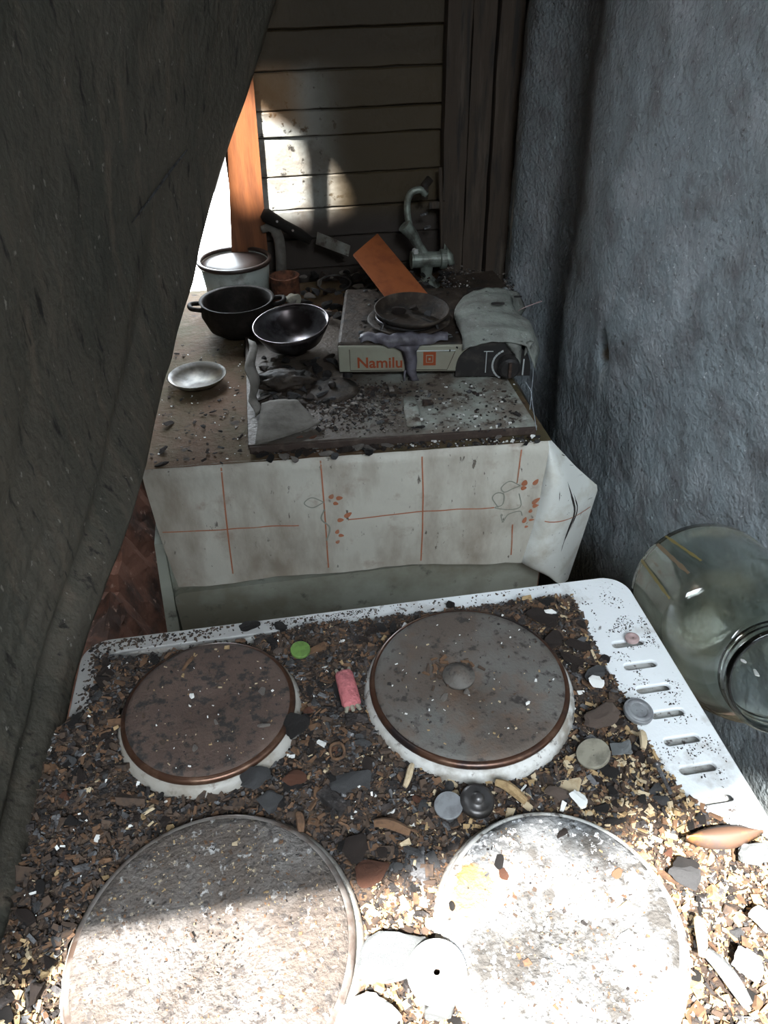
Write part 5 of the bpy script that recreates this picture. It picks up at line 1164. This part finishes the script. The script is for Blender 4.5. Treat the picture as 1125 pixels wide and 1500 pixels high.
# ------------------------------------------------------------------ jar in the gap beside the stove
B_ = P(1027, 862, .785); M_ = P(1142, 990, .880)
ax = (M_ - B_); print('JAR', B_, M_, ax.length); ax.normalize()
JR = empty('glass_jar', B_, 'large dusty glass jar lying between the stove and the right wall', 'jar')
JR.matrix_basis = Matrix.Translation(B_) @ ax.to_track_quat('Z', 'Y').to_matrix().to_4x4()
R_ = .0740; T_ = .0028
outp = [(0, .002), (R_ * .75, .001), (R_ * .93, .003), (R_, .012), (R_ * .99, .020), (R_ * .985, .060), (R_ * .985, .140), (R_ * .96, .160), (R_ * .86, .180), (R_ * .70, .196), (.0445, .205), (.0425, .212), (.0425, .216), (.0448, .218), (.0425, .221), (.0448, .225), (.0425, .228), (.0445, .233), (.0425, .236)]
inn = [(max(0, r - T_), z) for r, z in outp[::-1]]; inn[0] = (.0400, .236); inn[-1] = (0, .006); inn[-2] = (R_ * .75 - T_, .006); inn[-3] = (R_ * .9 - T_, .008)
bm = bmesh.new(); add_lathe(bm, outp + inn, 72); from_bm('jar_glass', bm, M['glass'], JR, smooth=True, local=True)
# yellow smears on the outside of the jar
def smear(ang0, z0, z1, wd, m, da=0.0, nm='yellow_smear'):
    rows2 = [[Vector(((R_ + .0006) * math.cos(ang0 + da * t + s * wd * (.6 + .5 * noise.noise(Vector((t * 6, ang0, 0))))), (R_ + .0006) * math.sin(ang0 + da * t + s * wd * (.6 + .5 * noise.noise(Vector((t * 6, ang0, 0))))), z0 + (z1 - z0) * t)) for s in (-1, -.3, .3, 1)] for t in [k / 16 for k in range(17)]]
    o = grid_mesh(nm, rows2, m, JR, local=True)
Mi = JR.matrix_basis.inverted(); lc = Mi @ CAM; aimang = math.atan2(lc.y, lc.x)
def on_jar(u, v):
    best = None
    for a in range(120):
        for b in range(60):
            an = 2 * math.pi * a / 120; z = .01 + .15 * b / 59; n_ = Vector((math.cos(an), math.sin(an), 0)); lp = n_ * R_ * .99 + Vector((0, 0, z))
            if (lc - lp).dot(n_) < 0: continue
            q = MW.transposed() @ (JR.matrix_basis @ lp - CAM); d = (562.5 + F * q.x / -q.z - u) ** 2 + (750 - F * q.y / -q.z - v) ** 2
            if best is None or d < best[0]: best = (d, an, z)
    return best[1], best[2]
M['yellow'] = mat('yellow_grime', (0.26, 0.20, 0.05), rough=0.6); M['brown_grime'] = mat('brown_grime', (0.20, 0.13, 0.06), rough=0.6)

# red-brown rubble heap behind the sheet
rows_ = []
for j in range(40):
    row = []
    for i in range(40):
        x = -.34 + .30 * i / 39; y = .06 + .84 * j / 39
        z = .44 + .10 * (j / 39) + .05 * noise.noise(Vector((x * 9, y * 9, 0))) + .03 * noise.noise(Vector((x * 28, y * 28, 0))) + .012 * noise.noise(Vector((x * 80, y * 80, 0)))
        if i > 32: z -= (i - 32) * .02
        row.append(Vector((x - .02, y, z)))
    rows_.append(row)
tag(grid_mesh('rubble_heap', rows_, M['redbrick'], smooth=False, thick=.03), 'red brown rubble heaped left of the cabinet behind the charred sheet', 'rubble', kind='stuff')

for (u, v, l, lb) in ((1098, 1003, .008, 'larger pale scrap inside the mouth of the glass jar'), (1066, 972, .0055, 'smaller pale scrap inside the neck of the glass jar')):
    o = link('pale_scrap', lump_mesh('pale_scrap', M['bone'], int(l * 1e4), .3)); q = P(u, v, .86); rr_ = JR.matrix_basis.inverted() @ q; q = JR.matrix_basis @ Vector((rr_.x * .55, rr_.y * .55, min(.20, rr_.z))); o.location = q; o.scale = (l, l * .6, l * .4); o.rotation_euler = (.3, .4, 1.0)
    tag(o, lb, 'scrap')
for (pa, pb_, wd, mt, nm) in (((940, 822), (982, 878), .030, 'yellow', 'yellow_smear'), ((962, 800), (1010, 842), .035, 'brown_grime', 'brown_smear'), ((975, 788), (1030, 822), .025, 'yellow', 'yellow_smear'), ((1040, 880), (1052, 896), .05, 'brown_grime', 'brown_smear'), ((996, 908), (1010, 914), .03, 'char', 'char_speck')):
    (a0, z0), (a1, z1) = on_jar(*pa), on_jar(*pb_)
    smear(a0, z0, z1, wd, M[mt], a1 - a0, nm)
